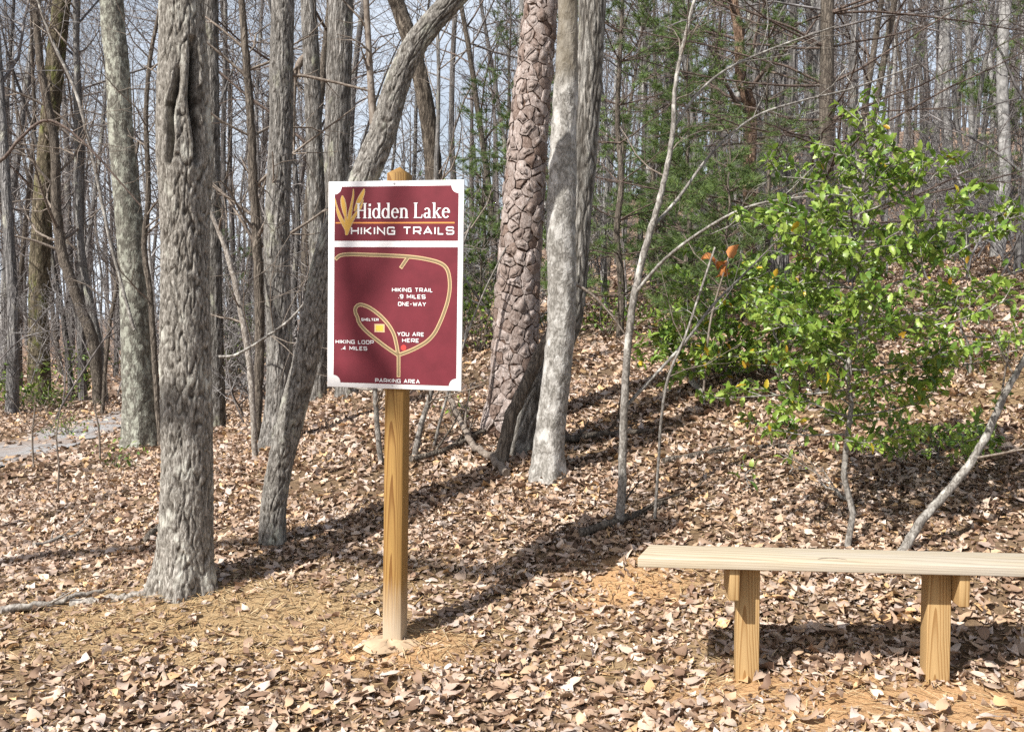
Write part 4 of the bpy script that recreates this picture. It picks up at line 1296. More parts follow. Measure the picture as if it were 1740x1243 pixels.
# dead orange leaves hanging on a wand
def hang():
    Y = G(1180, 700)[1] + 0.3
    t = stem('beech_sprig', 'thin sprig still holding a few curled orange dead leaves', 'sapling', [(1195, 640, 5), (1205, 560, 5), (1222, 490, 4), (1240, 430, 3)], Y, M['twig'], 6, None, 5, 0.35, 38)
    for (px, py, a) in [(1205, 440, 0.3), (1228, 462, 1.2), (1246, 428, 2.2), (1226, 450, -0.7)]:
        p = P(px, py, Y)
        V = []
        n = 7
        for i in range(n):
            u = i / (n - 1); w = 0.042 * math.sin(math.pi * (0.08 + 0.9 * u)) * (1 + 0.15 * math.sin(u * 20))
            for s_ in (-1, 0, 1):
                V.append((u * 0.13 - 0.065, s_ * w, 0.03 * abs(s_) - 0.03 * (u - .5) ** 2 * 4))
        Rm = np.array(Euler((a * 0.6 + 0.5, 0.4 * a, a * 1.7)).to_matrix())
        V = np.array(V) @ Rm.T + p
        F = [[i * 3 + k, i * 3 + k + 1, (i + 1) * 3 + k + 1, (i + 1) * 3 + k] for i in range(n - 1) for k in (0, 1)]
        part('dead_leaf', MB().add(V, F, None, (0.50, 0.20, 0.06)), M['leaf'], t)
hang()

# ------------------------------------------------------------------ holly
def holly_leaf(fold=0.35, bend=0.3):
    """spiny leaf, 1 long, along +x"""
    xs = [0, .14, .26, .38, .50, .62, .74, .86, 1.0]
    ws = [0.015, .17, .14, .25, .19, .25, .16, .14, 0.0]
    V = []
    for x, w in zip(xs, ws):
        z = -bend * (x - 0.3) ** 2
        V += [(x, -w, z + fold * w), (x, 0, z), (x, w, z + fold * w)]
    V = np.array(V)
    F = [[i * 3 + k, (i + 1) * 3 + k, (i + 1) * 3 + k + 1, i * 3 + k + 1] for i in range(8) for k in (0, 1)]
    return V, np.array(F)
HL = [holly_leaf(f, b) for f, b in ((.25, .2), (.5, .35), (.1, .5), (.7, .1))]
GREENS = np.array([(0.21, 0.32, 0.05), (0.15, 0.25, 0.04), (0.26, 0.37, 0.065), (0.11, 0.20, 0.033), (0.31, 0.41, 0.08)])
YELLOW = np.array([(0.55, 0.42, 0.04), (0.48, 0.30, 0.03)])

def orient(rng, d, spread=0.8):
    """random rotation matrix taking +x near d with the leaf face up-ish"""
    x = unit(d + rng.normal(size=3) * spread * 0.5)
    up = unit(np.array([0, 0, 1.0]) + rng.normal(size=3) * 0.5)
    y = unit(np.cross(up, x)); z = np.cross(x, y)
    return np.stack([x, y, z], 1)

def holly(name, label, base, height, radius_at, n_br, seed, trunk_r=0.016, leaf=0.055, low=0.12, dens=1.0, individual=0, lean=(0, 0), group=None, yellow=0.03, cat='holly'):
    rng = np.random.default_rng(seed)
    base = np.asarray(base, float)
    t = thing(name, label, cat, base, group)
    n = 12
    top = base + np.array([lean[0], lean[1], height])
    tp = np.array([base + (top - base) * k / n + rng.normal(size=3) * [0.02, 0.02, 0] * (k > 0) for k in range(n + 1)])
    tp[0, 2] -= 0.05
    part('trunk', MB().tube(tp, np.linspace(trunk_r, 0.004, n + 1), 8), M['bark_sapling'], t)
    bm2 = MB(); leaves = []
    def twig(p, d, L, r, lvl):
        k = 5; pts = [p]; dd = d
        for s in range(k - 1):
            dd = unit(dd + rng.normal(size=3) * [0.16, 0.16, 0.08] + np.array([0, 0, 0.02]))
            pts.append(pts[-1] + dd * L / (k - 1))
        pts = np.array(pts)
        bm2.tube(pts, np.linspace(r, 0.0016, k), 4)
        if lvl < 2 and L > 0.12:
            m = max(2, int(L / 0.085 * dens))
            for q in range(m):
                tt = 0.3 + 0.68 * (q + rng.random()) / m
                i = min(int(tt * (k - 1)), k - 2)
                dl = unit(pts[i + 1] - pts[i]); sd = unit(np.cross(dl, np.array([0, 0, 1.0]) + rng.normal(size=3) * 0.4)) * rng.choice([-1, 1])
                twig(pts[i] + (pts[i + 1] - pts[i]) * rng.random(), unit(dl * 0.7 + sd + [0, 0, 0.15]), min(0.16, L * rng.uniform(0.3, 0.5)), r * 0.5, lvl + 1)
        m = max(3, int(L / 0.017 * dens)) if lvl else int(L / 0.05)
        for q in range(m):
            tt = rng.uniform(0.25, 1.0)
            i = min(int(tt * (k - 1)), k - 2); f = tt * (k - 1) - i
            pp = pts[i] * (1 - f) + pts[i + 1] * f
            dl = unit(pts[i + 1] - pts[i]); sd = unit(np.cross(dl, rng.normal(size=3)))
            leaves.append((pp, orient(rng, dl * 0.5 + sd), leaf * rng.uniform(0.65, 1.25)))
    for b in range(n_br):
        z = low + (0.97 - low) * ((b + rng.random()) / n_br)
        i = min(int(z * n), n - 1)
        p = tp[i] + (tp[i + 1] - tp[i]) * (z * n - i)
        az = b * 2.4 + rng.uniform(-0.5, 0.5)
        L = radius_at(z, az) * rng.uniform(0.75, 1.15)
        if L < 0.03: continue
        el = math.radians(rng.uniform(-6, 22) + 30 * max(0, z - 0.75) * 4)
        d = np.array([math.cos(az) * math.cos(el), math.sin(az) * math.cos(el), math.sin(el)])
        twig(p, d, L, trunk_r * 0.4, 0)
    part('branches', bm2, M['bark_sapling'], t)
    # leaves: the ones that face the clearing each a part, the rest one part
    loc = np.array(t.location[:])
    order = sorted(range(len(leaves)), key=lambda k: leaves[k][0][1])
    solo = set(order[:individual])
    protos = {}
    rest = MB()
    for k, (pp, Rm, sz) in enumerate(leaves):
        cid = rng.integers(len(GREENS)); yl = rng.random() < yellow * (2.5 if pp[2] < base[2] + 0.45 * height else 0.6)
        col = YELLOW[cid % 2] if yl else GREENS[cid]
        lid = rng.integers(len(HL))
        if k in solo:
            key = (cid, yl, lid)
            if key not in protos:
                protos[key] = MB().add(HL[lid][0], HL[lid][1], None, col).mesh('holly_leaf', M['holly'])
            o = link('leaf', protos[key], t)
            mw = np.eye(4); mw[:3, :3] = Rm * sz; mw[:3, 3] = pp - loc
            o.matrix_local = Matrix(mw.tolist())
        else:
            rest.add(HL[lid][0] @ (Rm * sz).T + pp, HL[lid][1], None, col * rng.uniform(0.85, 1.15))
    o = part('foliage', rest, M['holly'], t, True, 'stuff')
    return t, len(leaves)

hb_ = G(1437, 932)
HY = hb_[1]
htop = P(1468, 195, HY)[2]
def hr(z, az):
    # silhouette widths read off the photograph (z = 0 foot, 1 tip)
    w = np.interp(z, [0, 0.2, 0.26, 0.40, 0.5, 0.62, 0.72, 0.82, 0.92, 1.0], [0.0, 0.05, 0.34, 0.62, 0.56, 0.62, 0.52, 0.36, 0.22, 0.09])
    return w * (1.15 if math.cos(az) > 0.2 else 1.05)
_, nlv = holly('holly_tree', 'young bright green holly tree full of glossy leaves behind the bench', hb_, htop - hb_[2], hr, 54, 51, 0.017, 0.051, 0.24, 1.12, 295, (0.09, 0.05), yellow=0.014)
print('holly leaves', nlv)
b2 = G(1235, 640)
holly('holly_bush', 'low holly bush in the leaves left of the holly tree', b2, 0.85, lambda z, a: 0.75 * (1.1 - 0.5 * z), 20, 52, 0.012, 0.062, 0.15, 0.8)
b2 = G(1190, 655)
holly('holly_bush', 'ragged small holly bush next to the thin wand sapling', b2, 0.5, lambda z, a: 0.5 * (1.1 - 0.4 * z), 14, 53, 0.01, 0.066, 0.1, 0.9)
b2 = G(1320, 660)
holly('holly_bush', 'holly bush half hidden behind the holly tree, on its left flank', b2, 0.8, lambda z, a: 0.6 * (1.1 - 0.5 * z), 16, 54, 0.012, 0.066, 0.15, 1.1)
b2 = G(1640, 640)
holly('holly_bush', 'sparse dark holly bush on the slope beyond the leaning bare stem', b2, 0.8, lambda z, a: 0.6 * (1.1 - 0.4 * z), 13, 55, 0.012, 0.066, 0.15, 0.45)
b2 = G(1590, 812)
holly('holly_shoot', 'spreading low holly shoot crossed by the leaning bare stem', b2, 0.22, lambda z, a: 0.36 if abs(math.cos(a)) > 0.4 else 0.18, 16, 56, 0.007, 0.055, 0.5, 0.7)
b2 = G(1268, 838)
holly('holly_seedling', 'tiny holly seedling in the leaf litter above the bench', b2, 0.16, lambda z, a: 0.10, 7, 57, 0.004, 0.06, 0.4, 0.7)
b2 = G(1345, 815)
holly('holly_seedling', 'holly seedling with a yellow leaf close to the foot of the holly tree', b2, 0.14, lambda z, a: 0.08, 6, 58, 0.004, 0.055, 0.4, 0.7, yellow=0.15)

# ------------------------------------------------------------------ pines (needle trees)
NG = np.array([(0.14, 0.215, 0.06), (0.165, 0.24, 0.065), (0.20, 0.28, 0.085), (0.135, 0.21, 0.095)])
def needle_pine(seed, H, R, first, n_whorl, trunk_r, needles=1.0, tufts=1.0, droop=0.0, needle_len=0.085):
    rng = np.random.default_rng(seed)
    tr = MB(); br = MB(); nv = []; nc = []
    n = 10
    tp = np.array([[rng.normal() * 0.02 * (k > 0), rng.normal() * 0.02 * (k > 0), H * k / n - (0.1 if k == 0 else 0)] for k in range(n + 1)])
    tr.tube(catmull(tp, 3), np.interp(np.linspace(0, 1, n * 3 + 1), [0, 1], [trunk_r, 0.006]), 10)
    def tuft(p, d, m):
        for q in range(m):
            e = unit(d + rng.normal(size=3) * 0.75)
            L = needle_len * rng.uniform(0.7, 1.2)
            s = unit(np.cross(e, rng.normal(size=3))) * 0.0026
            nv.append((p - s, p + s, p + e * L)); nc.append(NG[rng.integers(4)] * rng.uniform(0.7, 1.3))
    for w in range(n_whorl):
        z = first + (H - first) * (w + 0.3 * rng.random()) / n_whorl
        t = (z - first) / (H - first)
        for b in range(rng.integers(4, 6)):
            az = rng.uniform(0, 2 * math.pi); el = math.radians(rng.uniform(-8, 22) + 25 * t)
            L = R * (1.05 - 0.85 * t) * rng.uniform(0.6, 1.15)
            d = np.array([math.cos(az) * math.cos(el), math.sin(az) * math.cos(el), math.sin(el)])
            k = 7; pts = [np.array([0, 0, z])]
            for s in range(k - 1):
                d = unit(d + rng.normal(size=3) * 0.09 + [0, 0, 0.03 - droop]); pts.append(pts[-1] + d * L / (k - 1))
            pts = np.array(pts); br.tube(pts, np.linspace(trunk_r * 0.13 + 0.004, 0.002, k), 5)
            for q in range(int(5 + L * 6)):
                tt = rng.uniform(0.3, 1.0); i = min(int(tt * (k - 1)), k - 2)
                pp = pts[i] + (pts[i + 1] - pts[i]) * rng.random()
                dl = unit(pts[i + 1] - pts[i]); sd = unit(np.cross(dl, [0, 0, 1.0])) * rng.choice([-1, 1])
                d2 = unit(dl * 0.8 + sd + rng.normal(size=3) * 0.2); L2 = L * rng.uniform(0.15, 0.32)
                e2 = pp + d2 * L2
                br.tube(np.array([pp, pp + d2 * L2 * 0.5 + [0, 0, 0.01], e2]), [0.003, 0.0022, 0.0014], 3)
                if needles > 0:
                    for g in range(int(max(1, L2 / 0.045 * tufts))):
                        f = 0.35 + 0.65 * rng.random()
                        if rng.random() < needles: tuft(pp + d2 * L2 * f, unit(d2 + [0, 0, 0.25]), 11)
    nd3 = MB()
    if nv:
        V = np.array(nv).reshape(-1, 3); F = np.arange(len(V)).reshape(-1, 3)
        nd3.add(V, None, F, np.repeat(np.array(nc), 3, 0))
    return tr, br, nd3

def place_pine(name, label, protoset, loc, rot, scale=1.0, group=None):
    t = thing(name, label, 'pine', loc, group)
    t.rotation_euler = (0, 0, rot); t.scale = (scale,) * 3
    for nm, me in protoset:
        if me is not None: link(nm, me, t)
    return t
def pset(args, bark):
    tr, br, nd3 = needle_pine(*args[0], **args[1])
    return [('trunk', tr.mesh('pine_trunk', bark)), ('branches', br.mesh('pine_branches', M['twig_dark'])), ('needles', nd3.mesh('pine_needles', M['needle']) if nd3.n else None)]
PA = pset(((61, 6.5, 1.7, 0.5, 13, 0.05), dict(needles=0.8, tufts=1.7)), M['bark_dark'])
PB = pset(((62, 4.2, 1.5, 0.3, 10, 0.04), dict(needles=0.8, tufts=1.5)), M['bark_dark'])
PC = pset(((63, 2.2, 0.95, 0.15, 8, 0.02), dict(needles=0.9, tufts=2.0)), M['bark_dark'])
def gY(px, Y):
    p = P(px, 540, Y); return (p[0], Y, gz(p[0], Y))
place_pine('pine_sapling', 'tall soft green pine sapling close behind the ridged trunk', PA, gY(1052, 12.5), 0.3)
place_pine('pine_sapling', 'dense dark young pine left of the broken snag', PB, gY(1165, 13.0), 1.3)
place_pine('pine_sapling', 'dense young pine between the broken snag and the whorled pine', PB, gY(1300, 12.0), 2.6, 0.95)
place_pine('pine_sapling', 'bushy small pine under the broken snag', PC, gY(1235, 11.2), 0.6, 1.1)
place_pine('pine_sapling', 'thin pine sapling behind the flaky pine, by the sign', PA, gY(868, 17.0), 2.0, 0.95)
place_pine('pine_sapling', 'low bushy pine in the gap between sign and flaky pine', PC, gY(822, 13.5), 3.0, 1.1)
place_pine('pine_sapling', 'young pine beyond the path in the gap right of the scarred tree', PB, gY(392, 21.0), 4.0, 0.8)
place_pine('pine_sapling', 'small pine at the foot of the far tall pine, beyond the pale sapling', PC, gY(1120, 15.0), 5.0, 1.3)
place_pine('pine_sapling', 'tall thin pine among the pale trunks on the far slope', PA, gY(1735, 19.0), 1.0, 1.1)
place_pine('pine_sapling', 'feathery pine standing deep behind the pale sapling', PA, gY(1110, 20.0), 3.6, 1.25)
place_pine('pine_sapling', 'broad pine deep behind the broken snag', PA, gY(1215, 18.0), 5.3, 1.2)
# bare-whorled pine behind the holly
wp = gY(1399, 11.5)
tr, br, nd3 = needle_pine(66, 13.0, 3.1, 1.1, 32, 0.098, needles=0.12, tufts=0.3, droop=0.012)
WPS = [('trunk', tr.mesh('pine_trunk', M['bark_dark'])), ('branches', br.mesh('pine_branches', M['twig_dark'])), ('needles', nd3.mesh('pine_needles', M['needle']))]
place_pine('whorled_pine', 'pine with rings of dark bare branches standing behind the holly tree', WPS, wp, 0.4)
stem('broken_snag', 'dead reddish snag with torn bark left of the whorled pine', 'tree',
     [(1275, 560, 28), (1274, 430, 27), (1273, 300, 26), (1276, 200, 25), (1270, 165, 27), (1258, 128, 22), (1256, 60, 20), (1246, 0, 19), (1236, -120, 17)], 14.0, M['snag'], 12, None, 14, 1.2, 67, None, M['twig_dark'])

# ------------------------------------------------------------------ forest behind
def bare_proto(seed, H, r, lean=0.03, n_br=15, first=0.3, L=0.26, bark='forest_bark', kids=(5, 5, 4), wig=0.05):
    rng = np.random.default_rng(seed)
    n = 9
    p = np.array([0, 0, -0.2]); d = unit(np.array([rng.normal() * lean, rng.normal() * lean, 1.0]))
    pts = [p]
    for k in range(n):
        d = unit(d + rng.normal(size=3) * wig + [0, 0, 0.05]); pts.append(pts[-1] + d * (H + 0.2) / n)
    pts = np.array(pts)
    path = np.column_stack([pts, np.interp(np.linspace(0, 1, n + 1), [0, 0.08, 0.6, 1], [r * 1.25, r, r * 0.62, r * 0.12])])
    sp = catmull(path, 3)
    tr = MB().tube(sp[:, :3], sp[:, 3], 9)
    mb = crown_branches(rng, path, H * first, n_br, H * L, 2, 0.08, kids=kids, sides=(4, 3, 3), tipr=0.0035)
    return tr.mesh('trunk', M[bark]), mb.mesh('crown', M['forest_twig'] if bark != 'bark_dark' else M['twig_dark'])
PROT = {
 'tall': [bare_proto(200 + k, h, r, 0.03, nb, f) for k, (h, r, nb, f) in enumerate([(17, 0.085, 18, 0.3), (15, 0.065, 17, 0.26), (18, 0.105, 18, 0.32), (14, 0.055, 17, 0.2), (16, 0.07, 18, 0.18)])],
 'thin': [bare_proto(220 + k, h, r, 0.06, nb, f, 0.22, kids=(5, 5, 4), wig=0.07) for k, (h, r, nb, f) in enumerate([(9, 0.055, 16, 0.12), (7, 0.04, 15, 0.1), (10, 0.065, 16, 0.15), (8, 0.05, 15, 0.1)])],
 'pale': [bare_proto(240 + k, h, r, 0.04, 12, 0.35, 0.2, 'pale_bark') for k, (h, r) in enumerate([(14, 0.095), (12, 0.07)])],
 'dark': [bare_proto(250 + k, h, r, 0.05, 15, 0.2, 0.24, 'bark_dark') for k, (h, r) in enumerate([(13, 0.075), (11, 0.055)])],
 'shrub': [bare_proto(260 + k, 2.6, 0.016, 0.2, 12, 0.05, 0.42, 'forest_twig', (5, 4, 3), 0.14) for k in range(4)],
}
BG_LABEL = {'tall': ('forest_tree', 'tall bare grey tree standing back in the woods', 'tree', 'tall grey trees in the woods behind'),
            'thin': ('thin_tree', 'thin whippy bare tree standing back in the woods', 'tree', 'thin bare trees in the woods behind'),
            'pale': ('pale_tree', 'slim pale barked tree on the wooded slope', 'tree', 'pale barked trees on the slope'),
            'dark': ('dark_tree', 'dark barked bare tree standing back in the woods', 'tree', 'dark bare trees in the woods behind'),
            'shrub': ('bare_shrub', 'leafless brushy shrub at the edge of the woods', 'shrub', 'leafless shrubs at the edge of the woods')}
frng = np.random.default_rng(77)
def place_bg(kind, x, y, scale=None, rot=None):
    me = PROT[kind][frng.integers(len(PROT[kind]))]
    nm, lb, ct, gr = BG_LABEL[kind]
    t = thing(nm, lb, ct, (x, y, gz(x, y)), gr)
    s = frng.uniform(0.85, 1.2) if scale is None else scale
    t.scale = (s, s, s); t.rotation_euler = (0, 0, frng.uniform(0, 6.28) if rot is None else rot)
    if kind == 'shrub':
        link('stem', me[0], t); link('twigs', me[1], t)
    else:
        link('trunk', me[0], t); link('crown', me[1], t)
    return t
# trunks that can be picked out in the photograph
hero_tree('mossy_tree', 'old mossy trunk on the far side of the path with green shoots at its foot',
          [(66, 650, 36), (66, 560, 33), (68, 460, 32), (72, 360, 31), (80, 260, 30), (90, 150, 29), (100, 50, 28), (108, -30, 27), (118, -150, 26)], 19.0, M['bark_mossy'], M['twig'], 16, 'ridge', 0.02, 36, 0.08, (0.3, 0.4, 5, 0), None, (14, 3.2), 81, zdetail=8)
stem('bowed_tree', 'dark trunk bowing sideways beyond the path, beside the mossy trunk', 'tree', [(168, 640, 24), (160, 590, 23), (140, 530, 22), (118, 470, 22), (102, 410, 20), (95, 330, 19), (92, 240, 18), (70, 120, 15), (60, 0, 13), (50, -120, 10)], 18.0, M['bark_dark'], 10, None, 14, 1.4, 82)
stem('forked_tree', 'grey slim trunk rising right beside the bowed one', 'tree', [(176, 640, 20), (166, 580, 18), (150, 500, 16), (138, 420, 15), (132, 300, 14), (130, 150, 12), (128, 0, 11), (124, -120, 9)], 18.4, M['bark_grey'], 10, None, 12, 1.4, 83)
stem('slanting_stick', 'brown stick of a tree slanting away from the lichen speckled tree', 'sapling', [(172, 640, 8), (185, 560, 9), (196, 500, 9), (205, 430, 8), (215, 350, 7), (235, 240, 6)], 16.5, M['bark_dark'], 8, None, 6, 1.0, 84)
for spec in [('pale', 1612, 24), ('pale', 1660, 21), ('pale', 1690, 17.5), ('pale', 1575, 27), ('pale', 1715, 25), ('pale', 1500, 30), ('dark', 1455, 22), ('thin', 1725, 14), ('thin', 1640, 15.5),
             ('dark', 30, 24), ('tall', 15, 16.5), ('tall', 140, 27), ('thin', 120, 20), ('thin', 310, 19), ('dark', 300, 24), ('tall', 400, 23), ('thin', 505, 16), ('dark', 512, 15.5), ('tall', 620, 17), ('thin', 655, 19),
             ('thin', 690, 23), ('tall', 800, 26), ('dark', 858, 20), ('thin', 880, 15), ('tall', 1080, 24), ('thin', 1030, 17), ('tall', 1150, 30), ('thin', 1200, 19), ('thin', 1340, 17), ('tall', 1350, 27)]:
    q = gY(spec[1], spec[2]); place_bg(spec[0], q[0], q[1])
# scattered rest of the wood
pts_used = []
cnt = 0
for attempt in range(6000):
    if cnt >= 300: break
    y = 15 + 50 * frng.random() ** 0.8
    x = frng.uniform(-0.66, 0.66) * y
    pxp = CXP + x / y * FPX
    if y < 19 and (-100 < pxp < 560 and frng.random() < 0.5): continue
    if path_dist(np.array([x]), np.array([y]))[0] < 1.3: continue
    if any((x - a) ** 2 + (y - b) ** 2 < (1.05 + y * 0.012) ** 2 for a, b in pts_used): continue
    # keep the pale gap of sky above the sign
    if 600 < pxp < 870 and y < 58 and frng.random() < 0.93: continue
    pts_used.append((x, y)); cnt += 1
    k = frng.random()
    kind = 'tall' if k < 0.46 else ('thin' if k < 0.80 else ('dark' if k < 0.88 else 'pale'))
    place_bg(kind, x, y)
for attempt in range(120):
    y = frng.uniform(12.5, 26); x = frng.uniform(-0.62, 0.62) * y
    if path_dist(np.array([x]), np.array([y]))[0] < 1.0: continue
    place_bg('shrub', x, y, frng.uniform(0.6, 1.25))

for attempt in range(28):
    y = frng.uniform(13, 26); q = gY(frng.uniform(1380, 1760), y)
    place_bg('shrub', q[0], y, frng.uniform(0.6, 1.2))

def far_wood():
    rng = np.random.default_rng(91)
    mb = MB()
    for k in range(430):
        y = rng.uniform(62, 150); x = rng.uniform(-0.72, 0.72) * y
        z = gz(x, y); H = rng.uniform(11, 18); r = rng.uniform(0.07, 0.2)
        lean = rng.normal(size=2) * 0.05
        pts = np.array([[x + lean[0] * H * t + rng.normal() * 0.1, y + lean[1] * H * t, z - 0.3 + H * t] for t in np.linspace(0, 1, 5)])
        mb.tube(pts, [r * 1.1, r * 0.9, r * 0.7, r * 0.45, r * 0.1], 4)
        for q in range(22):
            t = rng.uniform(0.25, 0.98); p = np.array([np.interp(t, np.linspace(0, 1, 5), pts[:, c]) for c in range(3)])
            az = rng.uniform(0, 6.28); el = rng.uniform(0.3, 1.1); L = rng.uniform(1.2, 3.6) * (1.2 - t * 0.7)
            d = np.array([math.cos(az) * math.cos(el), math.sin(az) * math.cos(el), math.sin(el)])
            m = p + d * L * 0.5 + rng.normal(size=3) * 0.15
            mb.tube(np.array([p, m, p + d * L + [0, 0, 0.2]]), [0.035, 0.02, 0.008], 3)
            for e in range(2):
                d2 = unit(d + rng.normal(size=3) * 0.7)
                s0 = p + (m - p) * rng.uniform(0.5, 1.0)
                mb.tube(np.array([s0, s0 + d2 * L * 0.35]), [0.014, 0.006], 3)
    o = link('far_wood', mb.mesh('far_wood', M['forest_twig']))
    tag(o, 'distant wood of bare trees seen as one grey mass', 'wood', kind='stuff')
far_wood()

# tree standing behind the camera whose shadow falls across the sign and the near leaves
def shade_tree():
    A = np.array([-0.62, 4.55, 1.65]); D = 8.0; te = math.tan(SUN_EL)
    on = lambda u, z: A + np.array([-TRAVEL[0] * D, -TRAVEL[1] * D, D * te]) + np.array([u, 0.0, z])
    bx, by = A[0] - TRAVEL[0] * D - 2.6, A[1] - TRAVEL[1] * D + 2.6
    g = gz(bx, by)
    t = thing('limbed_tree', 'tree at the edge of the clearing whose long limb shades the sign', 'tree', (bx, by, g))
    tp = np.array([[bx, by, g - 0.2], [bx + 0.1, by, g + 4], [bx, by + 0.1, g + 8], [bx - 0.2, by, g + 13]])
    c = catmull(tp, 6); part('trunk', MB().tube(c, np.linspace(0.12, 0.03, len(c)), 10), M['bark_grey'], t)
    lp = np.array([[bx, by, g + 6.2], (np.array([bx, by, g + 7.6]) + on(0, -0.8)) / 2, on(-0.03, -0.62), on(0.0, -0.3), on(-0.05, 0.05), on(0.02, 0.4), on(-0.02, 0.9), on(0.1, 1.6)])
    c = catmull(lp, 6); part('branch', MB().tube(c, np.linspace(0.085, 0.03, len(c)), 8), M['bark_grey'], t)
    lp = np.array([on(-0.03, -0.3), on(0.18, 0.05), on(0.3, 0.5), on(0.34, 1.1)])
    c = catmull(lp, 6); part('branch', MB().tube(c, np.linspace(0.04, 0.02, len(c)), 8), M['bark_grey'], t)
shade_tree()

# green undergrowth by the path and under the pines
def shrub_green(label, px, Y, w, h, seed, n=260, leaf=0.05, col=None):
    rng = np.random.default_rng(seed)
    b = np.array(gY(px, Y)); t = thing('evergreen_shrub', label, 'shrub', b)
    st = MB(); lv = MB(); cols = GREENS * 0.75 if col is None else np.array(col)
    for k in range(12):
        az = rng.uniform(0, 6.28); q = rng.uniform(0.2, 1) * w
        tip = b + [math.cos(az) * q, math.sin(az) * q, h * rng.uniform(0.5, 1.0)]
        mid = (b + tip) / 2 + rng.normal(size=3) * 0.06 + [0, 0, 0.05]
        c = catmull(np.array([b - [0, 0, 0.04], mid, tip]), 4)
        st.tube(c, np.linspace(0.006, 0.002, len(c)), 4)
        for e in range(n // 12):
            i = min(int(len(c) * rng.uniform(0.35, 1)), len(c) - 1)
            p = c[i] + rng.normal(size=3) * 0.07 * (1 + w)
            L, F = HL[rng.integers(4)]
            lv.add(L @ (orient(rng, rng.normal(size=3)) * leaf * rng.uniform(0.6, 1.4)).T + p, F, None, cols[rng.integers(len(cols))] * rng.uniform(0.7, 1.2))
    part('stems', st, M['twig'], t); part('foliage', lv, M['shrub'], t, True, 'stuff')
shrub_green('ragged evergreen shrub across the path, left of the mossy trunk', 25, 17, 0.8, 0.8, 301, 300, 0.08)
shrub_green('low evergreen shrub at the foot of the mossy trunk', 90, 17.5, 0.6, 0.35, 302, 200, 0.08)
shrub_green('evergreen shrub beneath the bowed trunk', 128, 19.5, 0.8, 1.1, 303, 300, 0.08)
shrub_green('small green clump on the near bank of the path by the lichen tree', 110, 13.3, 0.35, 0.18, 304, 110, 0.05)
shrub_green('tuft of green shoots in front of the lichen speckled tree', 190, 9.8, 0.22, 0.16, 305, 90, 0.045)
shrub_green('dark evergreen shrub in the gap right of the scarred tree, beyond the path', 390, 22, 1.1, 1.8, 306, 420, 0.1)
shrub_green('leafy evergreen shrub peeping over the top edge of the sign', 790, 15, 1.0, 2.6, 307, 420, 0.07)
shrub_green('small evergreen shrub just right of the sign board', 812, 12.5, 0.6, 0.9, 308, 260, 0.06)
shrub_green('green shrub at the foot of the pines behind the ridged trunk', 1030, 13, 0.8, 0.5, 309, 320, 0.06)
shrub_green('evergreen shrub at the foot of the pines beyond the pale sapling', 1140, 12.5, 0.8, 0.6, 310, 300, 0.06)
shrub_green('little green tuft beside the fallen sticks behind the post', 778, 7.6, 0.16, 0.14, 311, 50, 0.03)

# ------------------------------------------------------------------ leaf litter
def leaf_proto(seed, lobes, simple=False):
    rng = np.random.default_rng(seed)
    n = (3 if simple == 3 else 4) if simple else 6
    xs = np.linspace(0, 1, n)
    if lobes and not simple:
        ws = np.array([0.03, 0.19, 0.15, 0.29, 0.18, 0.05])
    elif simple: ws = np.array([0.10, 0.30, 0.06]) if simple == 3 else np.array([0.05, 0.30, 0.26, 0.03])
    else: ws = np.array([0.03, 0.20, 0.28, 0.26, 0.17, 0.01])
    ws = ws * rng.uniform(0.85, 1.2)
    curl = rng.choice([rng.uniform(-0.4, 0.4), rng.uniform(-0.3, 0.5), rng.uniform(0.2, 1.0), rng.uniform(0.9, 2.1)]); bend = rng.uniform(-0.5, 0.7); tw = rng.uniform(-0.8, 0.8)
    V = []
    for x, w in zip(xs, ws):
        z0 = bend * (x - 0.5) ** 2 + rng.normal() * 0.02
        for s in (-1, 0, 1):
            ww = w * rng.uniform(0.92, 1.08)
            y = s * ww * math.cos(min(1.25, abs(curl) * 0.55))
            z = z0 + ww * math.sin(min(1.35, abs(curl) * 0.6)) * np.sign(curl) * abs(s) + s * tw * (x - 0.5) * 0.6 + rng.normal() * 0.02 * abs(s)
            V.append((x - 0.5, y, z))
    V = np.array(V); V[:, 2] -= V[:, 2].mean()
    F = np.array([[i * 3 + k, (i + 1) * 3 + k, (i + 1) * 3 + k + 1, i * 3 + k + 1] for i in range(n - 1) for k in (0, 1)])
    return V, F
LP = [leaf_proto(400 + k, k % 3 == 0) for k in range(18)]
LPS = [leaf_proto(440 + k, False, True) for k in range(10)]
LPT = [leaf_proto(460 + k, False, 3) for k in range(8)]
LCOL = np.array([(0.60, 0.49, 0.38), (0.50, 0.385, 0.285), (0.40, 0.285, 0.195), (0.52, 0.37, 0.235), (0.29, 0.195, 0.13), (0.62, 0.53, 0.45), (0.46, 0.36, 0.285), (0.58, 0.39, 0.20), (0.21, 0.135, 0.09), (0.56, 0.48, 0.41)])
LCOL = LCOL * np.array([0.96, 0.93, 0.94])
LW = np.array([0.12, 0.17, 0.18, 0.11, 0.14, 0.04, 0.12, 0.05, 0.09, 0.06]); LW = LW / LW.sum()

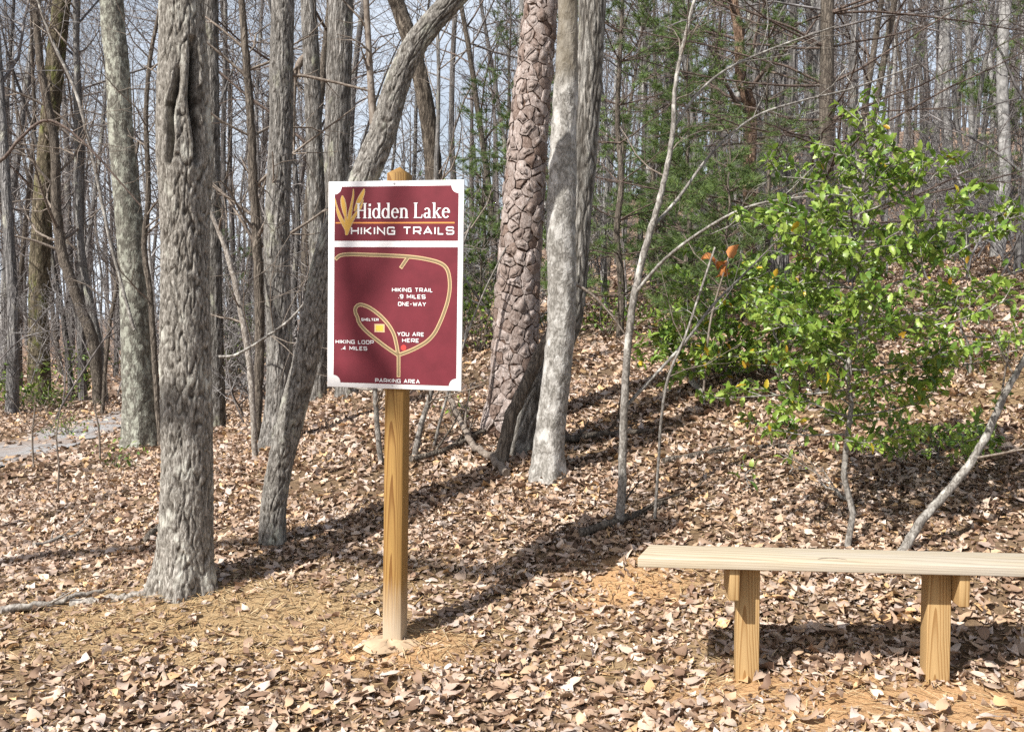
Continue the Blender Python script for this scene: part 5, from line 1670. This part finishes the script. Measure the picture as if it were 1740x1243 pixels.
def scatter(rng, n, y0, y1, protos, size, density_mask=True, lift=0.02, tilt=0.38):
    y = np.sqrt(rng.uniform(y0 * y0, y1 * y1, n)); x = rng.uniform(-0.64, 0.64, n) * y + rng.uniform(-1.3, 1.3, n)
    if density_mask:
        st, cl = masks(x, y)
        keep = rng.random(n) > np.clip(1.1 * st + 1.1 * cl, 0, 0.86)
        pdst = path_dist(x, y)
        keep &= rng.random(n) < np.where(pdst < PATH_W * 0.5, 0.16, np.where(pdst < PATH_W * 1.2, 0.45, 1.0))
        clump = perlin(np.stack([x * 1.6, y * 1.6, np.zeros(n)], 1))
        keep &= rng.random(n) < np.clip(0.88 + clump * 0.9, 0.35, 1)
        x = x[keep]; y = y[keep]
    n = len(x)
    z = ground_z(x, y) + rng.uniform(0.004, lift, n)
    sz = size * np.clip(rng.lognormal(0, 0.44, n), 0.35, 1.8)
    yaw = rng.uniform(0, 2 * math.pi, n); t1 = rng.normal(size=n) * tilt; t2 = rng.normal(size=n) * tilt
    cy, sy = np.cos(yaw), np.sin(yaw); ca, sa = np.cos(t1), np.sin(t1); cb, sb_ = np.cos(t2), np.sin(t2)
    flip = np.where(rng.random(n) < 0.4, -1.0, 1.0)
    O = np.zeros((n, 3, 3))
    # Rz * Ry * Rx
    O[:, 0, 0] = cy * cb; O[:, 0, 1] = cy * sb_ * sa - sy * ca; O[:, 0, 2] = cy * sb_ * ca + sy * sa
    O[:, 1, 0] = sy * cb; O[:, 1, 1] = sy * sb_ * sa + cy * ca; O[:, 1, 2] = sy * sb_ * ca - cy * sa
    O[:, 2, 0] = -sb_; O[:, 2, 1] = cb * sa; O[:, 2, 2] = cb * ca
    ci = rng.choice(len(LCOL), n, p=LW)
    br = rng.uniform(0.7, 1.25, n)
    pid = rng.integers(len(protos), size=n)
    return x, y, z, sz, O, flip, ci, br, pid

def litter():
    rng = np.random.default_rng(500)
    mb = MB()
    near = None
    for (n, y0, y1, protos, size, lift, tilt) in [(30000, 2.5, 6.0, LP, 0.049, 0.022, 0.25), (34000, 2.5, 6.5, LPT, 0.025, 0.016, 0.35), (31000, 6.0, 9.0, LPS[:4] + LPT, 0.050, 0.026, 0.27), (44000, 9.0, 19.0, LPT, 0.068, 0.035, 0.32), (15000, 19.0, 42.0, LPT, 0.13, 0.06, 0.4)]:
        x, y, z, sz, O, flip, ci, br, pid = scatter(rng, n, y0, y1, protos, size, True, lift, tilt)
        solo = np.zeros(len(x), bool)
        if protos is LP:
            # the leaves that show largest, inside the frame, become parts of the ground
            pxl = CXP + x / y * FPX
            pyl = HOR + (CAM_Z - z) / y * FPX
            inside = (pxl > 10) & (pxl < 1730) & (pyl < 1238)
            score = np.where(inside, sz / y, 0)
            solo[np.argsort(-score)[:298]] = True
            cache = {}
            for k in np.where(solo)[0]:
                key = (int(pid[k]), int(ci[k]))
                if key not in cache:
                    cache[key] = MB().add(protos[pid[k]][0], protos[pid[k]][1], None, LCOL[ci[k]]).mesh('fallen_leaf', M['leaf'])
                o = link('fallen_leaf', cache[key], GROUND)
                mw = np.eye(4); mw[:3, :3] = O[k] * sz[k]; mw[:3, 2] *= flip[k]; mw[:3, 3] = (x[k], y[k], z[k] + 0.012)
                o.matrix_local = Matrix(mw.tolist())
        for p in range(len(protos)):
            m = (pid == p) & ~solo
            if not m.any(): continue
            L, F = protos[p]; nv = len(L)
            Lk = np.repeat(L[None], m.sum(), 0).copy(); Lk[:, :, 2] *= flip[m][:, None]
            V = np.einsum('nij,nkj->nki', O[m] * sz[m][:, None, None], Lk) + np.stack([x[m], y[m], z[m]], 1)[:, None]
            FF = (F[None] + (np.arange(m.sum()) * nv)[:, None, None]).reshape(-1, 4)
            C = np.repeat(LCOL[ci[m]] * br[m][:, None], nv, 0)
            mb.add(V.reshape(-1, 3), FF, None, C)
    o = link('leaf_litter', mb.mesh('leaf_litter', M['leaf']), GROUND); o['kind'] = 'stuff'
litter()

def straw():
    rng = np.random.default_rng(600)
    n = 60000
    y = np.sqrt(rng.uniform(2.5 ** 2, 8.5 ** 2, n)); x = rng.uniform(-0.64, 0.64, n) * y
    st, cl = masks(x, y)
    keep = rng.random(n) < np.clip(0.16 + 1.2 * st + 0.25 * cl, 0, 1)
    x = x[keep]; y = y[keep]; n = len(x)
    z = ground_z(x, y) + rng.uniform(0.003, 0.022, n)
    yaw = rng.uniform(0, math.pi * 2, n); L = rng.uniform(0.04, 0.12, n); w = rng.uniform(0.0012, 0.0024, n); sl = rng.normal(size=n) * 0.10
    d = np.stack([np.cos(yaw), np.sin(yaw), sl], 1); s = np.stack([-np.sin(yaw), np.cos(yaw), np.zeros(n)], 1)
    c = np.stack([x, y, z], 1)
    V = np.stack([c - d * L[:, None] / 2 - s * w[:, None], c - d * L[:, None] / 2 + s * w[:, None], c + d * L[:, None] / 2 + s * w[:, None], c + d * L[:, None] / 2 - s * w[:, None]], 1).reshape(-1, 3)
    pal = np.array([(0.50, 0.36, 0.19), (0.40, 0.26, 0.12), (0.58, 0.45, 0.27), (0.30, 0.18, 0.09)])
    C = np.repeat(pal[rng.integers(4, size=n)] * rng.uniform(0.8, 1.2, n)[:, None], 4, 0)
    o = link('pine_straw', MB().add(V, np.arange(n * 4).reshape(-1, 4), None, C).mesh('pine_straw', M['straw'], False), GROUND)
    o['kind'] = 'stuff'
straw()

# fallen sticks
def stick(label, pix, w, mat, seed, lift=0.015, twigs=3, name='fallen_branch', lifts=None):
    rng = np.random.default_rng(seed)
    P3 = []
    for k, q in enumerate(pix):
        g = G(*q[:2]); g = g + [0, 0, lift + (lifts[k] if lifts else 0)]
        P3.append([*g, 0.5 * w * g[1] / FPX * (1 - 0.55 * k / max(1, len(pix) - 1))])
    P3 = np.array(P3); c = catmull(P3, 6)
    c[:, :3] += rng.normal(size=(len(c), 3)) * 0.006
    t = thing(name, label, 'branch', P3[0, :3])
    part('limb', MB().tube(c[:, :3], c[:, 3], 8, None, True), mat, t)
    if twigs:
        for k in range(twigs):
            mb = MB()
            i = min(int(len(c) * rng.uniform(0.2, 0.95)), len(c) - 2)
            dl = unit(c[i + 1, :3] - c[i, :3]); sd = unit(rng.normal(size=3)); sd[2] = abs(sd[2])
            grow(mb, rng, c[i, :3], unit(dl + sd * 0.8), rng.uniform(0.15, 0.5), c[i, 3] * 0.5, 1, 2, 0.03, 0.2, (2, 3, 2), tipr=0.0015)
            part('twig', mb, mat, t)
stick('curved grey fallen limb arching from behind the sign toward the pine', [(860, 812), (835, 790), (805, 772), (780, 745), (762, 722), (740, 700)], 15, M['twig'], 701, 0.03, 5, lifts=[0, 0.02, 0.04, 0.10, 0.2, 0.36])
stick('long thin dark branch lying from the post toward the flaky pine', [(700, 792), (760, 772), (830, 740), (880, 730)], 11, M['bark_dark'], 702, 0.04, 4)
stick('dark branch running out behind the smooth pale trunk', [(905, 770), (975, 755), (1040, 745), (1110, 742)], 15, M['bark_dark'], 703, 0.04, 3)
stick('dark branch in the leaves at the foot of the pale sapling', [(985, 915), (1040, 898), (1085, 880), (1130, 862)], 16, M['bark_dark'], 704, 0.03, 2)
stick('bleached stick lying left of the straw at the scarred tree', [(0, 1047), (60, 1038), (120, 1026), (175, 1012)], 14, M['dead_wood'], 705, 0.03, 1)
stick('grey root running out of the straw to the scarred tree', [(120, 1030), (180, 1022), (235, 1015), (275, 1000)], 20, M['dead_wood'], 706, 0.005, 0)
stick('thin twig lying up the slope left of the scarred tree', [(60, 935), (110, 920), (160, 908)], 8, M['dead_wood'], 707, 0.03, 3)
stick('short broken stick in the leaves just left of the scarred tree', [(250, 925), (268, 905), (285, 895)], 13, M['bark_dark'], 708, 0.03, 0)
stick('thin dead branch lying behind the foot of the leaning trunk', [(535, 665), (590, 672), (650, 680)], 9, M['dead_wood'], 709, 0.10, 3)
stick('short curved twig in the straw left of the post', [(610, 1018), (635, 1012), (655, 1000)], 8, M['twig'], 710, 0.02, 0)
stick('pale chunk of branch on the slope under the holly bush', [(1175, 655), (1188, 672), (1195, 690)], 12, M['dead_wood'], 711, 0.03, 0)
stick('thin branch on the bank between the holly tree and leaning stem', [(1450, 870), (1420, 850), (1395, 838)], 8, M['dead_wood'], 712, 0.05, 3)
stick('old dark branch half sunk in the leaves up the slope', [(1130, 790), (1200, 775), (1280, 765), (1370, 762)], 12, M['bark_dark'], 713, 0.02, 2)
for k, (lb, spec, off) in enumerate([
        ('thin pale upright stem just left of the sign post', [(648, 790, 12), (641, 720, 11), (637, 660, 10), (634, 560, 8), (628, 400, 6)], 0),
        ('thin bent stem just right of the sign post', [(703, 775, 14), (716, 720, 12), (730, 675, 11), (745, 600, 9), (765, 480, 7), (800, 380, 4)], 0),
        ('whippy twig standing among leaves left of the curved fallen limb', [(735, 760, 7), (752, 700, 6), (770, 640, 5), (812, 520, 4), (860, 420, 3)], 0),
        ('bare seedling in the leaves on the near bank of the path', [(98, 840, 4), (100, 790, 4), (96, 740, 3), (104, 690, 2)], 0),
        ('bare seedling by the path edge in front of the lichen tree', [(58, 800, 4), (55, 740, 4), (60, 690, 3)], 0),
        ('bare seedling right beside the lichen speckled tree', [(170, 780, 4), (168, 730, 4), (160, 690, 3)], 0)]):
    g = G(*spec[0][:2])
    stem('bare_seedling', lb, 'sapling', spec, g[1], M['bark_sapling'] if k < 3 else M['twig'], 7, None, 5, 0.45, 720 + k)
# long twigs reaching in from the left edge and from the trunks
for k, (lb, spec, Y) in enumerate([
        ('pale twig curving out from the scarred tree toward the sign', [(372, 606, 7), (400, 603, 6), (440, 580, 6), (490, 545, 5), (530, 500, 4), (560, 470, 3)], 6.4),
        ('dark bare bough sagging across the trunks left of the scarred tree', [(-40, 300, 8), (5, 270, 7), (35, 235, 6), (80, 205, 6), (140, 240, 4.5), (240, 350, 3)], 9.0),
        ('long pale stem slanting down to the lichen speckled tree', [(228, 560, 7), (190, 420, 7), (160, 280, 7), (130, 160, 7), (85, 60, 6), (50, -40, 5)], 10.6)]):
    stem('bare_bough', lb, 'branch', spec, Y, M['bark_sapling'] if k != 1 else M['twig_dark'], 7, None, 12, 0.8, 740 + k, base=False)
